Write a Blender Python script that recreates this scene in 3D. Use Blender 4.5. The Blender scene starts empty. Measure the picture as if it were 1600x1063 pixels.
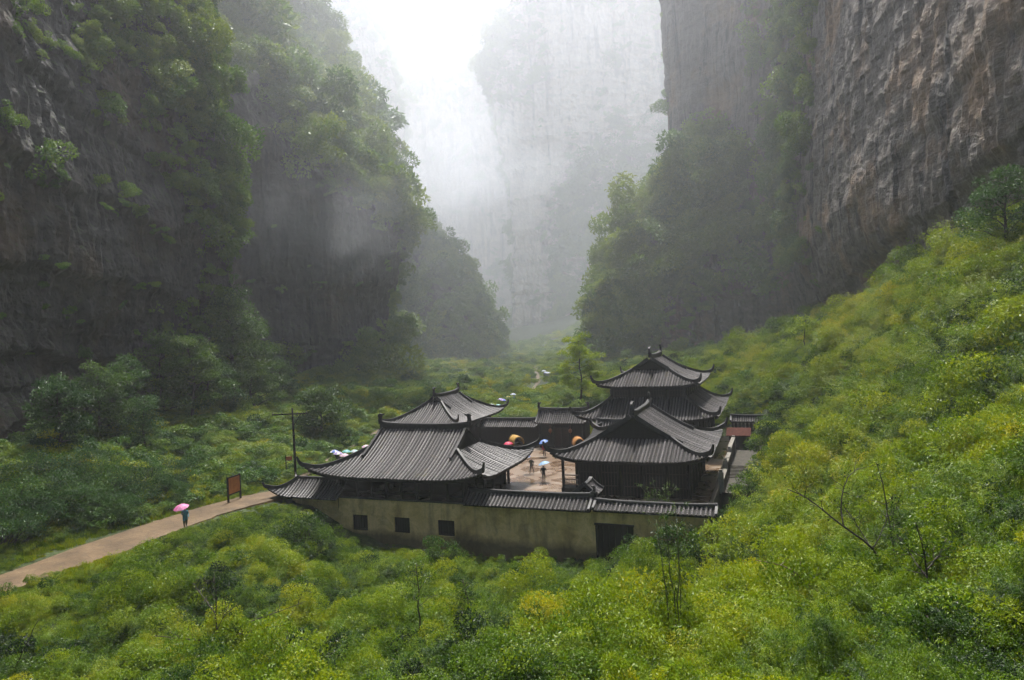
import bpy, bmesh, math, random
import numpy as np
from mathutils import Vector, Matrix

random.seed(7)
RNG = np.random.default_rng(11)
S = bpy.context.scene
COL = S.collection
R = math.radians

# ------------------------------------------------------------------ camera, sky, sun, exposure
FPX, EYE = 1067.0, 15.5                    # focal length in photo pixels, eye height over the courtyard
PITCH, ROLL = R(0.77), R(2.63)
cam_d = bpy.data.cameras.new('camera')
cam_d.sensor_width = 36.0
cam_d.lens = 36.0 * FPX / 1600.0
cam_d.clip_start, cam_d.clip_end = 0.2, 3000
cam = bpy.data.objects.new('camera', cam_d)
cam.matrix_world = Matrix.Translation((0, 0, EYE)) @ Matrix.Rotation(math.pi / 2 - PITCH, 4, 'X') @ Matrix.Rotation(-ROLL, 4, 'Z')
COL.objects.link(cam)
S.camera = cam

SUN_EL, SUN_AZ = R(68), R(5)               # azimuth measured from +Y towards +X
world = bpy.data.worlds.new('World')
S.world = world
world.use_nodes = True
wn = world.node_tree
bg = wn.nodes['Background']
sky = wn.nodes.new('ShaderNodeTexSky')
sky.sky_type = 'NISHITA'
sky.sun_disc = False
sky.sun_elevation = SUN_EL
sky.sun_rotation = SUN_AZ
sky.air_density = 1.0
sky.dust_density = 4.0
sky.ozone_density = 1.0
wn.links.new(sky.outputs[0], bg.inputs[0])
bg.inputs[1].default_value = 0.10

sun_d = bpy.data.lights.new('sun', 'SUN')
sun_d.energy = 5.0
sun_d.angle = R(4)
sun_d.color = (1.0, 0.965, 0.91)
sun = bpy.data.objects.new('sun', sun_d)
sd = Vector((math.sin(SUN_AZ) * math.cos(SUN_EL), math.cos(SUN_AZ) * math.cos(SUN_EL), math.sin(SUN_EL)))
sun.rotation_euler = sd.to_track_quat('Z', 'Y').to_euler()
COL.objects.link(sun)

S.view_settings.view_transform = 'Standard'
S.view_settings.look = 'None'
S.view_settings.exposure = 1.0
S.view_settings.gamma = 1.0
S.view_settings.use_curve_mapping = False
S.render.engine = 'CYCLES'
cy = S.cycles
cy.max_bounces = 4
cy.diffuse_bounces = 2
cy.glossy_bounces = 2
cy.transmission_bounces = 3
cy.volume_bounces = 2
cy.transparent_max_bounces = 4
cy.use_denoising = True
cy.use_adaptive_sampling = True
cy.adaptive_threshold = 0.05
cy.caustics_reflective = False
cy.caustics_refractive = False
HAZE = 0.00045

# ------------------------------------------------------------------ geometry helpers
TH = R(21.25)                               # the compound is turned by this about Z
WU = np.array([math.cos(TH), -math.sin(TH)])
WV = np.array([math.sin(TH), math.cos(TH)])
ORG = np.array([-9.06, 67.22])

def ray(px, py):
    X = (px - 800) / FPX
    Y = (531.5 - py) / FPX
    c, s = math.cos(ROLL), math.sin(ROLL)
    a, b = X * c + Y * s, -X * s + Y * c
    c, s = math.cos(PITCH), math.sin(PITCH)
    return np.array([a, c + b * s, -s + b * c])

def at(px, py, Y):
    r = ray(px, py)
    return np.array([0, 0, EYE]) + r * (Y / r[1])

def wor(u, v, z=0.0):
    q = ORG + WU * u + WV * v
    return np.array([q[0], q[1], z])

def loc2(x, y):
    dx, dy = x - ORG[0], y - ORG[1]
    return dx * WU[0] + dy * WU[1], dx * WV[0] + dy * WV[1]

# vectorised gradient noise
_perm = np.random.default_rng(5).permutation(4096)
_grad = np.random.default_rng(6).normal(size=(4096, 3))
_grad /= np.linalg.norm(_grad, axis=1)[:, None]
def perlin(P):
    P = np.asarray(P, float)
    I = np.floor(P).astype(int)
    f = P - I
    w = f * f * f * (f * (f * 6 - 15) + 10)
    out = 0
    for dx in (0, 1):
        for dy in (0, 1):
            for dz in (0, 1):
                h = _perm[(_perm[(_perm[(I[:, 0] + dx) & 4095] + I[:, 1] + dy) & 4095] + I[:, 2] + dz) & 4095]
                g = _grad[h]
                dd = g[:, 0] * (f[:, 0] - dx) + g[:, 1] * (f[:, 1] - dy) + g[:, 2] * (f[:, 2] - dz)
                wx = w[:, 0] if dx else 1 - w[:, 0]
                wy = w[:, 1] if dy else 1 - w[:, 1]
                wz = w[:, 2] if dz else 1 - w[:, 2]
                out = out + dd * wx * wy * wz
    return out * 1.6
def fbm(P, octv=4, lac=2.03, gain=0.5):
    a, s = 1.0, 0
    Q = np.array(P, float)
    for _ in range(octv):
        s = s + a * perlin(Q)
        Q = Q * lac + 17.3
        a *= gain
    return s

def raw_mesh(name, V, Fq, mat=None, smooth=False, uv=None, attrs=None):
    """V (n,3); Fq (m,k) equal-sided faces"""
    V = np.ascontiguousarray(V, np.float32)
    Fq = np.ascontiguousarray(Fq, np.int32)
    me = bpy.data.meshes.new(name)
    me.vertices.add(len(V))
    me.vertices.foreach_set('co', V.ravel())
    k = Fq.shape[1]
    me.loops.add(Fq.size)
    me.loops.foreach_set('vertex_index', Fq.ravel())
    me.polygons.add(len(Fq))
    me.polygons.foreach_set('loop_start', np.arange(0, Fq.size, k, dtype=np.int32))
    me.polygons.foreach_set('use_smooth', np.full(len(Fq), smooth, bool))
    if attrs:
        for an, arr in attrs.items():
            A = me.attributes.new(an, 'FLOAT', 'POINT')
            A.data.foreach_set('value', np.ascontiguousarray(arr, np.float32))
    me.update(calc_edges=True)
    me.validate()
    if mat:
        me.materials.append(mat)
    return me

def link(name, me, parent=None):
    o = bpy.data.objects.new(name, me)
    COL.objects.link(o)
    if parent is not None:
        o.parent = parent
    return o

def empty(name, loc=(0, 0, 0), rz=0.0):
    o = bpy.data.objects.new(name, None)
    o.location = [float(c) for c in loc]
    o.rotation_euler = (0, 0, rz)
    o.empty_display_size = 0.3
    COL.objects.link(o)
    return o

def tag(o, label=None, cat=None, group=None, kind=None):
    if label: o['label'] = label
    if cat: o['category'] = cat
    if group: o['group'] = group
    if kind: o['kind'] = kind
    return o

class MB:
    """collects shapes, builds ONE mesh object"""
    def __init__(s):
        s.v, s.f, s.m = [], [], []
    def add(s, V, F, mi=0):
        b = len(s.v)
        s.v += [tuple(float(c) for c in p) for p in V]
        s.f += [tuple(i + b for i in f) for f in F]
        s.m += [mi] * len(F)
        return s
    def box(s, c, d, rz=0.0, mi=0):
        x, y, z = d[0] / 2, d[1] / 2, d[2] / 2
        cs, sn = math.cos(rz), math.sin(rz)
        V = []
        for k in (-z, z):
            for (i, j) in ((-x, -y), (x, -y), (x, y), (-x, y)):
                V.append((c[0] + i * cs - j * sn, c[1] + i * sn + j * cs, c[2] + k))
        return s.add(V, [(3, 2, 1, 0), (4, 5, 6, 7), (0, 1, 5, 4), (1, 2, 6, 5), (2, 3, 7, 6), (3, 0, 4, 7)], mi)
    def bar(s, p, q, w, h, mi=0):
        return s.sweep([p, q], [w, w], [h, h], mi)
    def sweep(s, P, W, H, mi=0, base=True):
        """rectangular section along path; H above the path point, W across"""
        P = [Vector(p) for p in P]
        V, F = [], []
        n = len(P)
        for i, p in enumerate(P):
            t = (P[min(i + 1, n - 1)] - P[max(i - 1, 0)]).normalized()
            side = t.cross(Vector((0, 0, 1)))
            if side.length < 1e-4: side = Vector((1, 0, 0))
            side.normalize()
            up = side.cross(t).normalized()
            w, h = W[i] / 2, H[i]
            for (a, b) in ((-w, 0), (w, 0), (w * .8, h), (-w * .8, h)):
                V.append(p + side * a + up * b)
        for i in range(n - 1):
            a, b = 4 * i, 4 * i + 4
            for k in range(4):
                F.append((a + k, a + (k + 1) % 4, b + (k + 1) % 4, b + k))
        F.append((3, 2, 1, 0)); e = 4 * (n - 1); F.append((e, e + 1, e + 2, e + 3))
        return s.add(V, F, mi)
    def tube(s, P, Rr, n=6, mi=0):
        P = [Vector(p) for p in P]
        V, F = [], []
        m = len(P)
        t0 = (P[1] - P[0]).normalized()
        ref = Vector((1, 0, 0)) if abs(t0.x) < .8 else Vector((0, 1, 0))
        for i, p in enumerate(P):
            t = (P[min(i + 1, m - 1)] - P[max(i - 1, 0)]).normalized()
            a = (ref - t * ref.dot(t)).normalized()
            b = t.cross(a)
            for k in range(n):
                an = 2 * math.pi * k / n
                V.append(p + (a * math.cos(an) + b * math.sin(an)) * Rr[i])
        for i in range(m - 1):
            for k in range(n):
                F.append((i * n + k, i * n + (k + 1) % n, (i + 1) * n + (k + 1) % n, (i + 1) * n + k))
        F.append(tuple(range(n - 1, -1, -1))); F.append(tuple(range((m - 1) * n, m * n)))
        return s.add(V, F, mi)
    def lathe(s, prof, c=(0, 0, 0), n=12, mi=0):
        V, F = [], []
        for (r, z) in prof:
            for k in range(n):
                a = 2 * math.pi * k / n
                V.append((c[0] + r * math.cos(a), c[1] + r * math.sin(a), c[2] + z))
        for i in range(len(prof) - 1):
            for k in range(n):
                F.append((i * n + k, i * n + (k + 1) % n, (i + 1) * n + (k + 1) % n, (i + 1) * n + k))
        return s.add(V, F, mi)
    def grid(s, G, mi=0):
        """G[i][j] points"""
        ni, nj = len(G), len(G[0])
        V = [p for row in G for p in row]
        F = [(i * nj + j, (i + 1) * nj + j, (i + 1) * nj + j + 1, i * nj + j + 1) for i in range(ni - 1) for j in range(nj - 1)]
        return s.add(V, F, mi)
    def extrude_poly(s, pts2, place, th, mi=0):
        """pts2 polygon (x,z); place(x,y,z)->world, thickness in y"""
        n = len(pts2)
        V = [place(x, -th / 2, z) for x, z in pts2] + [place(x, th / 2, z) for x, z in pts2]
        F = [tuple(range(n)), tuple(range(2 * n - 1, n - 1, -1))]
        F += [(i, i + n, (i + 1) % n + n, (i + 1) % n) for i in range(n)]
        return s.add(V, F, mi)
    def build(s, name, mats, parent=None, smooth=False, up=False):
        me = bpy.data.meshes.new(name)
        me.from_pydata(s.v, [], s.f)
        mats = mats if isinstance(mats, (list, tuple)) else [mats]
        for m in mats: me.materials.append(m)
        me.polygons.foreach_set('material_index', s.m)
        if smooth: me.polygons.foreach_set('use_smooth', [True] * len(s.f))
        bm = bmesh.new(); bm.from_mesh(me)
        if up:
            bm.normal_update()
            bmesh.ops.reverse_faces(bm, faces=[f for f in bm.faces if f.normal.z < 0])
        else:
            bmesh.ops.recalc_face_normals(bm, faces=bm.faces)
        bm.to_mesh(me); bm.free()
        me.update()
        return link(name, me, parent)

# ------------------------------------------------------------------ materials
def new_mat(name):
    m = bpy.data.materials.new(name)
    m.use_nodes = True
    nt = m.node_tree
    return m, nt, nt.nodes['Principled BSDF'], nt.nodes['Material Output']

def nd(nt, t, **kw):
    n = nt.nodes.new(t)
    for k, v in kw.items(): setattr(n, k, v)
    return n

def ramp(nt, src, stops):
    r = nd(nt, 'ShaderNodeValToRGB')
    el = r.color_ramp.elements
    while len(el) < len(stops): el.new(0.5)
    for e, (p, c) in zip(el, stops):
        e.position = p
        e.color = (c[0], c[1], c[2], 1) if not isinstance(c, (int, float)) else (c, c, c, 1)
    nt.links.new(src, r.inputs[0])
    return r.outputs[0]

def noise(nt, vec, scale, detail=4, rough=.55, dist=0.0):
    n = nd(nt, 'ShaderNodeTexNoise')
    n.inputs['Scale'].default_value = scale
    n.inputs['Detail'].default_value = detail
    n.inputs['Roughness'].default_value = rough
    n.inputs['Distortion'].default_value = dist
    if vec is not None: nt.links.new(vec, n.inputs['Vector'])
    return n.outputs[0]

def mapping(nt, scale=(1, 1, 1), rot=(0, 0, 0), coord='Object'):
    tc = nd(nt, 'ShaderNodeTexCoord')
    mp = nd(nt, 'ShaderNodeMapping')
    mp.inputs['Scale'].default_value = scale
    mp.inputs['Rotation'].default_value = rot
    nt.links.new(tc.outputs[coord], mp.inputs[0])
    return mp.outputs[0]

def geo_pos(nt, scale=(1, 1, 1), rot=(0, 0, 0)):
    g = nd(nt, 'ShaderNodeNewGeometry')
    mp = nd(nt, 'ShaderNodeMapping')
    mp.inputs['Scale'].default_value = scale
    mp.inputs['Rotation'].default_value = rot
    nt.links.new(g.outputs['Position'], mp.inputs[0])
    return mp.outputs[0]

def mixc(nt, fac, a, b, mode='MIX'):
    m = nd(nt, 'ShaderNodeMix', data_type='RGBA', blend_type=mode)
    for sock, val in ((m.inputs[0], fac), (m.inputs[6], a), (m.inputs[7], b)):
        if isinstance(val, (int, float)): sock.default_value = val
        elif isinstance(val, tuple): sock.default_value = (*val[:3], 1)
        else: nt.links.new(val, sock)
    return m.outputs[2]

def mth(nt, op, a, b=None, clamp=False):
    m = nd(nt, 'ShaderNodeMath', operation=op, use_clamp=clamp)
    for i, v in enumerate((a, b)):
        if v is None: continue
        if isinstance(v, (int, float)): m.inputs[i].default_value = v
        else: nt.links.new(v, m.inputs[i])
    return m.outputs[0]

def bump(nt, p, h, strength=.5, dist=.1):
    b = nd(nt, 'ShaderNodeBump')
    b.inputs['Strength'].default_value = strength
    b.inputs['Distance'].default_value = dist
    nt.links.new(h, b.inputs['Height'])
    nt.links.new(b.outputs[0], p.inputs['Normal'])

def simple(name, c1, c2, scale=6, rough=.6, spec=.5, bs=.3, bd=.02, coord='Object', sc3=(1, 1, 1)):
    m, nt, p, o = new_mat(name)
    v = mapping(nt, sc3, coord=coord)
    n = noise(nt, v, scale, 5)
    nt.links.new(ramp(nt, n, [(.3, c1), (.7, c2)]), p.inputs['Base Color'])
    p.inputs['Roughness'].default_value = rough
    p.inputs['Specular IOR Level'].default_value = spec
    if bs: bump(nt, p, n, bs, bd)
    return m

def rock_material(name, base, dark, tan, tan_amt=.5, sc=1.0, moss=.5):
    m, nt, p, o = new_mat(name)
    v1 = geo_pos(nt, (.55 * sc, .55 * sc, .045 * sc))         # vertical water streaks
    v2 = geo_pos(nt, (.09 * sc, .09 * sc, .09 * sc))
    v3 = geo_pos(nt, (.25 * sc, .25 * sc, .9 * sc), (R(12), R(-14), 0))   # bedding
    st = noise(nt, v1, 1.0, 5, .6, .4)
    big = noise(nt, v2, 1.0, 4, .6)
    bed = noise(nt, v3, 1.0, 4, .6, .3)
    fine = noise(nt, geo_pos(nt), 1.7 * sc, 6, .65)
    c = ramp(nt, st, [(.36, dark), (.47, base), (.60, base), (.72, tuple(min(1, k * 1.35) for k in base))])
    t = ramp(nt, big, [(.52, 0.0), (.68, 1.0)])
    t2 = mth(nt, 'MULTIPLY', t, tan_amt)
    c = mixc(nt, t2, c, tan)
    c = mixc(nt, .55, c, ramp(nt, bed, [(.32, .35), (.5, .85), (.7, 1.0)]), 'MULTIPLY')
    c = mixc(nt, .6, c, ramp(nt, fine, [(.3, .45), (.55, 1.0), (.75, 1.0)]), 'MULTIPLY')
    g = nd(nt, 'ShaderNodeNewGeometry')
    sx = nd(nt, 'ShaderNodeSeparateXYZ')
    nt.links.new(g.outputs['Normal'], sx.inputs[0])
    up = mth(nt, 'ADD', sx.outputs[2], mth(nt, 'MULTIPLY', mth(nt, 'SUBTRACT', fine, .5), 1.6))
    mo = mth(nt, 'MULTIPLY', ramp(nt, up, [(.35, 0.0), (.6, 1.0)]), moss)
    c = mixc(nt, mo, c, (.045, .07, .018))
    nt.links.new(c, p.inputs['Base Color'])
    p.inputs['Roughness'].default_value = .7
    p.inputs['Specular IOR Level'].default_value = .35
    h = mth(nt, 'ADD', mth(nt, 'MULTIPLY', bed, .8), fine)
    bump(nt, p, h, .9, .5)
    return m

def leaf_material(name, cols, trans=.4, rough=.42, spec=.5):
    """cols: stops over a per-leaf / per-plant tint"""
    m, nt, p, o = new_mat(name)
    a = nd(nt, 'ShaderNodeAttribute', attribute_name='tint')
    hu = nd(nt, 'ShaderNodeAttribute', attribute_name='hue', attribute_type='INSTANCER')
    oi = nd(nt, 'ShaderNodeObjectInfo')
    t = mth(nt, 'ADD', mth(nt, 'MULTIPLY', a.outputs['Fac'], .45), mth(nt, 'MULTIPLY', oi.outputs['Random'], .12))
    t = mth(nt, 'ADD', t, hu.outputs['Fac'], True)
    c = ramp(nt, t, cols)
    nt.links.new(c, p.inputs['Base Color'])
    p.inputs['Roughness'].default_value = rough
    p.inputs['Specular IOR Level'].default_value = spec
    tr = nd(nt, 'ShaderNodeBsdfTranslucent')
    yel = mixc(nt, 1.0, c, (1.35, 1.25, .45), 'MULTIPLY')
    nt.links.new(yel, tr.inputs[0])
    mx = nd(nt, 'ShaderNodeMixShader')
    mx.inputs[0].default_value = trans
    nt.links.new(p.outputs[0], mx.inputs[1])
    nt.links.new(tr.outputs[0], mx.inputs[2])
    nt.links.new(mx.outputs[0], o.inputs[0])
    return m

M = {}
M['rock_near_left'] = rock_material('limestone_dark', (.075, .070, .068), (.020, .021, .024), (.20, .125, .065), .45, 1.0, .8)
M['rock_right'] = rock_material('limestone_streaked', (.155, .132, .114), (.018, .017, .018), (.36, .21, .095), .6, .9, .5)
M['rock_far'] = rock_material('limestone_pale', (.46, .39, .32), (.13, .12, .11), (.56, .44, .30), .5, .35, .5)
M['leaf_fg'] = leaf_material('leaf_bamboo', [(0, (.004, .016, .004)), (.22, (.020, .058, .006)), (.45, (.088, .165, .004)), (.75, (.20, .265, .004)), (1, (.31, .30, .006))], .40, .40, .26)
M['leaf_tree'] = leaf_material('leaf_tree', [(0, (.008, .032, .012)), (.3, (.035, .095, .022)), (.6, (.09, .18, .030)), (1, (.20, .27, .035))], .3, .45, .3)
M['leaf_young'] = leaf_material('leaf_young', [(0, (.08, .15, .010)), (.3, (.20, .29, .014)), (.6, (.32, .38, .02))], .5, .45, .3)
M['leaf_mid'] = leaf_material('leaf_mid', [(0, (.016, .05, .014)), (.3, (.055, .12, .02)), (.6, (.13, .20, .03))], .35, .42, .35)
M['leaf_orange'] = leaf_material('leaf_orange', [(0, (.14, .10, .01)), (.5, (.34, .17, .015)), (1, (.5, .25, .02))], .4, .5)
M['bark'] = simple('bark_dark', (.018, .014, .011), (.055, .042, .03), 9, .7, .4, .5, .03)
M['bark_pale'] = simple('bark_pale', (.10, .075, .045), (.22, .17, .11), 9, .7, .4, .5, .02)
M['culm'] = simple('bamboo_culm', (.03, .04, .012), (.08, .09, .03), 5, .45, .5, .2, .01)
M['wood'] = simple('timber_dark', (.006, .0055, .0055), (.018, .015, .013), 5, .6, .25, .4, .01, sc3=(1, 1, .2))
M['wood_red'] = simple('timber_reddish', (.018, .009, .007), (.04, .018, .013), 5, .6, .4, .3, .01)
M['ridge'] = simple('ridge_tile', (.010, .010, .011), (.038, .036, .036), 3.5, .55, .35, .5, .03)
M['stone'] = simple('stone_grey', (.022, .020, .015), (.07, .062, .048), 2.5, .7, .25, .5, .03)
M['stone_pale'] = simple('stone_pale', (.12, .11, .095), (.26, .24, .2), 3, .5, .5, .4, .02)
M['gap'] = simple('window_dark', (.006, .006, .007), (.014, .014, .015), 3, .35, .5, 0)

def tile_mat(name, lo, hi, rough):
    m, nt, p, o = new_mat(name)
    v = mapping(nt)
    n = noise(nt, v, 1.1, 5, .65)
    n2 = noise(nt, v, 9.0, 3, .7)
    c = ramp(nt, n2, [(.3, lo), (.62, hi), (.8, tuple(k * 1.5 for k in hi))])
    ms = ramp(nt, n, [(.58, 0.0), (.72, 1.0)])
    c = mixc(nt, mth(nt, 'MULTIPLY', ms, .45), c, (.09, .075, .03))
    oi = nd(nt, 'ShaderNodeObjectInfo')
    c = mixc(nt, 1.0, c, ramp(nt, oi.outputs['Random'], [(0.0, .6), (.5, .95), (1.0, 1.45)]), 'MULTIPLY')
    nt.links.new(c, p.inputs['Base Color'])
    nt.links.new(ramp(nt, n2, [(.3, rough - .08), (.7, rough + .16)]), p.inputs['Roughness'])
    p.inputs['Specular IOR Level'].default_value = .28
    bump(nt, p, n2, .35, .03)
    return m
M['tile'] = tile_mat('roof_tile_wet', (.022, .021, .021), (.125, .115, .115), .44)  # cover rows lightened, part of their highlight is in the colour
M['pan'] = tile_mat('roof_pan_shaded', (.008, .008, .008), (.022, .021, .020), .75)  # darker copy of the tile, paints the shade between the rows
M['pan'].node_tree.nodes['Principled BSDF'].inputs['Specular IOR Level'].default_value = .2

def stucco():
    m, nt, p, o = new_mat('stucco_stained')
    v = geo_pos(nt)
    n = noise(nt, v, .35, 5, .6, .6)
    n2 = noise(nt, geo_pos(nt, (1.2, 1.2, .22)), 1.0, 5, .65)
    n3 = noise(nt, v, 5.0, 5, .6)
    c = ramp(nt, n, [(.30, (.36, .24, .075)), (.44, (.58, .40, .15)), (.54, (.70, .50, .22)), (.60, (.52, .36, .13)), (.75, (.76, .58, .30))])
    c = mixc(nt, .75, c, ramp(nt, n2, [(.34, .45), (.5, .95), (.7, 1.1)]), 'MULTIPLY')
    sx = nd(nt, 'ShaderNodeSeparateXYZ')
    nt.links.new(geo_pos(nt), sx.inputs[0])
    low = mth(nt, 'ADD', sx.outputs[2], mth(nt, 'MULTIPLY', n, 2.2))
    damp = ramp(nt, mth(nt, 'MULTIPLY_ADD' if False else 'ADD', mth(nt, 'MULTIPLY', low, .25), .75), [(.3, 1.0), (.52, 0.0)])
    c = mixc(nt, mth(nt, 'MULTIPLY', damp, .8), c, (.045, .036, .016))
    c = mixc(nt, .4, c, ramp(nt, n3, [(.3, .6), (.6, 1.0)]), 'MULTIPLY')
    nt.links.new(c, p.inputs['Base Color'])
    p.inputs['Roughness'].default_value = .85
    bump(nt, p, mth(nt, 'ADD', n3, n), .3, .03)
    return m
M['stucco'] = stucco()

def paving():
    m, nt, p, o = new_mat('wet_paving')
    v = geo_pos(nt, (1, 1, 1), (0, 0, TH))
    n = noise(nt, v, .28, 5, .62, 1.2)
    n2 = noise(nt, v, 2.4, 5, .6)
    c = ramp(nt, n, [(.33, (.095, .055, .028)), (.5, (.175, .115, .07)), (.64, (.28, .225, .175))])
    c = mixc(nt, .5, c, ramp(nt, n2, [(.3, .55), (.6, 1.0)]), 'MULTIPLY')
    br = nd(nt, 'ShaderNodeTexBrick')
    br.inputs['Scale'].default_value = .8
    br.inputs['Mortar Size'].default_value = .012
    br.inputs['Color1'].default_value = (1, 1, 1, 1); br.inputs['Color2'].default_value = (.86, .86, .86, 1)
    br.inputs['Mortar'].default_value = (.5, .5, .5, 1)
    nt.links.new(v, br.inputs['Vector'])
    c = mixc(nt, .7, c, br.outputs[0], 'MULTIPLY')
    nt.links.new(c, p.inputs['Base Color'])
    nt.links.new(ramp(nt, n, [(.35, .16), (.65, .45)]), p.inputs['Roughness'])
    bump(nt, p, n2, .12, .02)
    return m
M['paving'] = paving()

def path_mat():
    m, nt, p, o = new_mat('path_stone')
    v = geo_pos(nt)
    vo = nd(nt, 'ShaderNodeTexVoronoi', feature='DISTANCE_TO_EDGE')
    vo.inputs['Scale'].default_value = 1.3
    nt.links.new(v, vo.inputs['Vector'])
    vc = nd(nt, 'ShaderNodeTexVoronoi')
    vc.inputs['Scale'].default_value = 1.3
    nt.links.new(v, vc.inputs['Vector'])
    n = noise(nt, v, .5, 5)
    n2 = noise(nt, v, 6, 4)
    c = ramp(nt, n, [(.3, (.07, .042, .018)), (.55, (.125, .078, .036)), (.75, (.18, .12, .062))])
    c = mixc(nt, .6, c, ramp(nt, vo.outputs[0], [(.0, .35), (.06, 1.0)]), 'MULTIPLY')
    c = mixc(nt, .4, c, ramp(nt, n2, [(.3, .6), (.6, 1.0)]), 'MULTIPLY')
    nt.links.new(c, p.inputs['Base Color'])
    p.inputs['Roughness'].default_value = .55
    bump(nt, p, mth(nt, 'ADD', n2, mth(nt, 'MULTIPLY', vo.outputs[0], 2.0)), .4, .04)
    return m
M['path'] = path_mat()

def soil_mat():
    m, nt, p, o = new_mat('soil_moss')
    v = geo_pos(nt)
    n = noise(nt, v, .25, 5)
    n2 = noise(nt, v, 3.5, 6, .7)
    c = ramp(nt, n, [(.35, (.028, .045, .010)), (.55, (.055, .085, .014)), (.75, (.08, .085, .03))])
    c = mixc(nt, .8, c, ramp(nt, n2, [(.3, .3), (.65, 1.1)]), 'MULTIPLY')
    nt.links.new(c, p.inputs['Base Color'])
    p.inputs['Roughness'].default_value = .9
    bump(nt, p, n2, .9, .3)
    return m
M['soil'] = soil_mat()

def cloth(name, c, rough=.6, trans=0.0):
    m, nt, p, o = new_mat(name)
    n = noise(nt, mapping(nt), 7, 3)
    c2 = tuple(k * .72 for k in c)
    col = ramp(nt, n, [(.35, c2), (.65, c)])
    nt.links.new(col, p.inputs['Base Color'])
    p.inputs['Roughness'].default_value = rough
    if trans:
        tr = nd(nt, 'ShaderNodeBsdfTranslucent'); nt.links.new(col, tr.inputs[0])
        mx = nd(nt, 'ShaderNodeMixShader'); mx.inputs[0].default_value = trans
        nt.links.new(p.outputs[0], mx.inputs[1]); nt.links.new(tr.outputs[0], mx.inputs[2])
        nt.links.new(mx.outputs[0], o.inputs[0])
    return m

# ------------------------------------------------------------------ terrain
CTRL = [  # x, y, z of the bare ground
    (0, -25, 14.0), (0, 0, 12.6), (0, 5, 10.0), (0, 10, 7.6), (0, 16, 5.2), (0, 25, 1.9), (0, 36, -1.6), (0, 46, -3.6), (0, 54, -3.9),
    (-8, 58, -3.9), (10, 50, -3.6), (-15, 61, -3.2), (8, 30, .8), (7, 18, 5.6), (12, 42, -2.6), (17, 48, -2.0),
    (-10, 12, 5.2), (-10, 25, .9), (-10, 42, -2.4), (-20, 25, -.3), (-20, 40, -1.0), (-20, 52, -1.2), (-22, 60, -.3),
    (-33.3, 43.3, .15), (-31.5, 47.7, .2), (-29.2, 53.6, .25), (-27.7, 57.4, .3), (-24, 64.3, .3), (-36.4, 47.4, .2), (-35.3, 54.2, .25), (-32.1, 59.1, .3), (-28.4, 65.6, .35), (-25.6, 69, .4), (-24, 76, .5),
    (-30, 30, -.2), (-30, 15, 2), (-38, 35, .2), (-40, 55, 2.0), (-44, 65, 5.0), (-42, 80, 4.0), (-36, 75, 1.4), (-45, 105, 6), (-30, 95, 1.2), (-30, 120, 3.0), (-48, 40, 4.5), (-50, 20, 5),
    (18, 54, -2.2), (22, 65, -1.0), (25, 78, -.6), (27, 90, 0), (28, 100, .8), (24, 112, 1.5),
    (22, 45, 2.2), (28, 60, 2.6), (33, 75, 3.2), (36, 95, 4.5), (40, 118, 6.5), (36, 140, 6.5), (22, 150, 5),
    (15, 32, 3.0), (19, 25, 8.3), (12, 14, 8.6), (26, 36, 9.6), (31, 44, 12.2), (37, 52, 16.0), (45, 64, 20.5), (46, 80, 17.5), (52, 100, 15.5), (58, 122, 14.0), (62, 150, 11),
    (10, 4, 11.0), (25, 10, 15.0), (40, 30, 21.0), (42, 45, 21.0), (60, 60, 27), (-12, 0, 9.5), (-30, -10, 6),
    (-12, 110, 1.0), (5, 112, 1.2), (0, 135, 2.2), (0, 165, 3.2), (2, 200, 4.2), (8, 260, 6), (-20, 150, 4.5), (-15, 190, 6), (20, 200, 8), (15, 340, 10), (60, 330, 40), (-60, 340, 30),
    (-90, 60, 12), (-90, 150, 14), (-90, 240, 16), (100, 60, 32), (100, 150, 18), (100, 240, 16), (0, 480, 14), (-60, -40, 12), (60, -30, 26),
]
CT = np.array(CTRL, float)
def _phi(r2):
    return np.where(r2 > 0, .5 * r2 * np.log(np.maximum(r2, 1e-9)), 0)
_n = len(CT)
_xy = CT[:, :2] / 50.0
_K = _phi(((_xy[:, None] - _xy[None]) ** 2).sum(-1)) + np.eye(_n) * 0.002
_P = np.c_[np.ones(_n), _xy]
_sol = np.linalg.solve(np.block([[_K, _P], [_P.T, np.zeros((3, 3))]]), np.r_[CT[:, 2], np.zeros(3)])
def path_pts():
    near = np.array([(-37.5, 30), (-35.2, 38), (-33.29, 43.27), (-32.31, 45.38), (-31.48, 47.75), (-30.28, 49.91), (-29.17, 53.59), (-27.69, 57.43), (-26.66, 60.05), (-25.24, 62.19), (-23.9, 64.28), (-22.6, 67.5), (-22.2, 72), (-22.5, 80), (-22.0, 92), (-19.5, 106), (-10.5, 116), (-1.5, 126), (4.5, 140), (7.0, 160), (7.5, 200)])
    far = np.array([(-41.5, 32), (-38.9, 40.5), (-36.6, 46), (-36.1, 48.5), (-35.6, 51.5), (-34.7, 54.8), (-33.65, 57), (-31.8, 60), (-30.3, 62.6), (-28.9, 65), (-27, 67.6), (-25.6, 70.5), (-25.2, 74), (-25.4, 81), (-24.8, 93), (-22.3, 107.5), (-12.6, 118.5), (-3.8, 128), (2.2, 141.5), (4.6, 160.5), (5.1, 200)])
    return near, far
PN, PF = path_pts()
_far = PN[:, 1] > 71
_mid = (PN + PF) / 2
PN[_far] = _mid[_far] + (PN - _mid)[_far] * .4; PF[_far] = _mid[_far] + (PF - _mid)[_far] * .4
PC = (PN + PF) / 2
_tg = np.gradient(PC, axis=0); _tg /= np.linalg.norm(_tg, axis=1)[:, None]
PW = np.abs((PF - PN)[:, 0] * _tg[:, 1] - (PF - PN)[:, 1] * _tg[:, 0]) / 2
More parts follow.
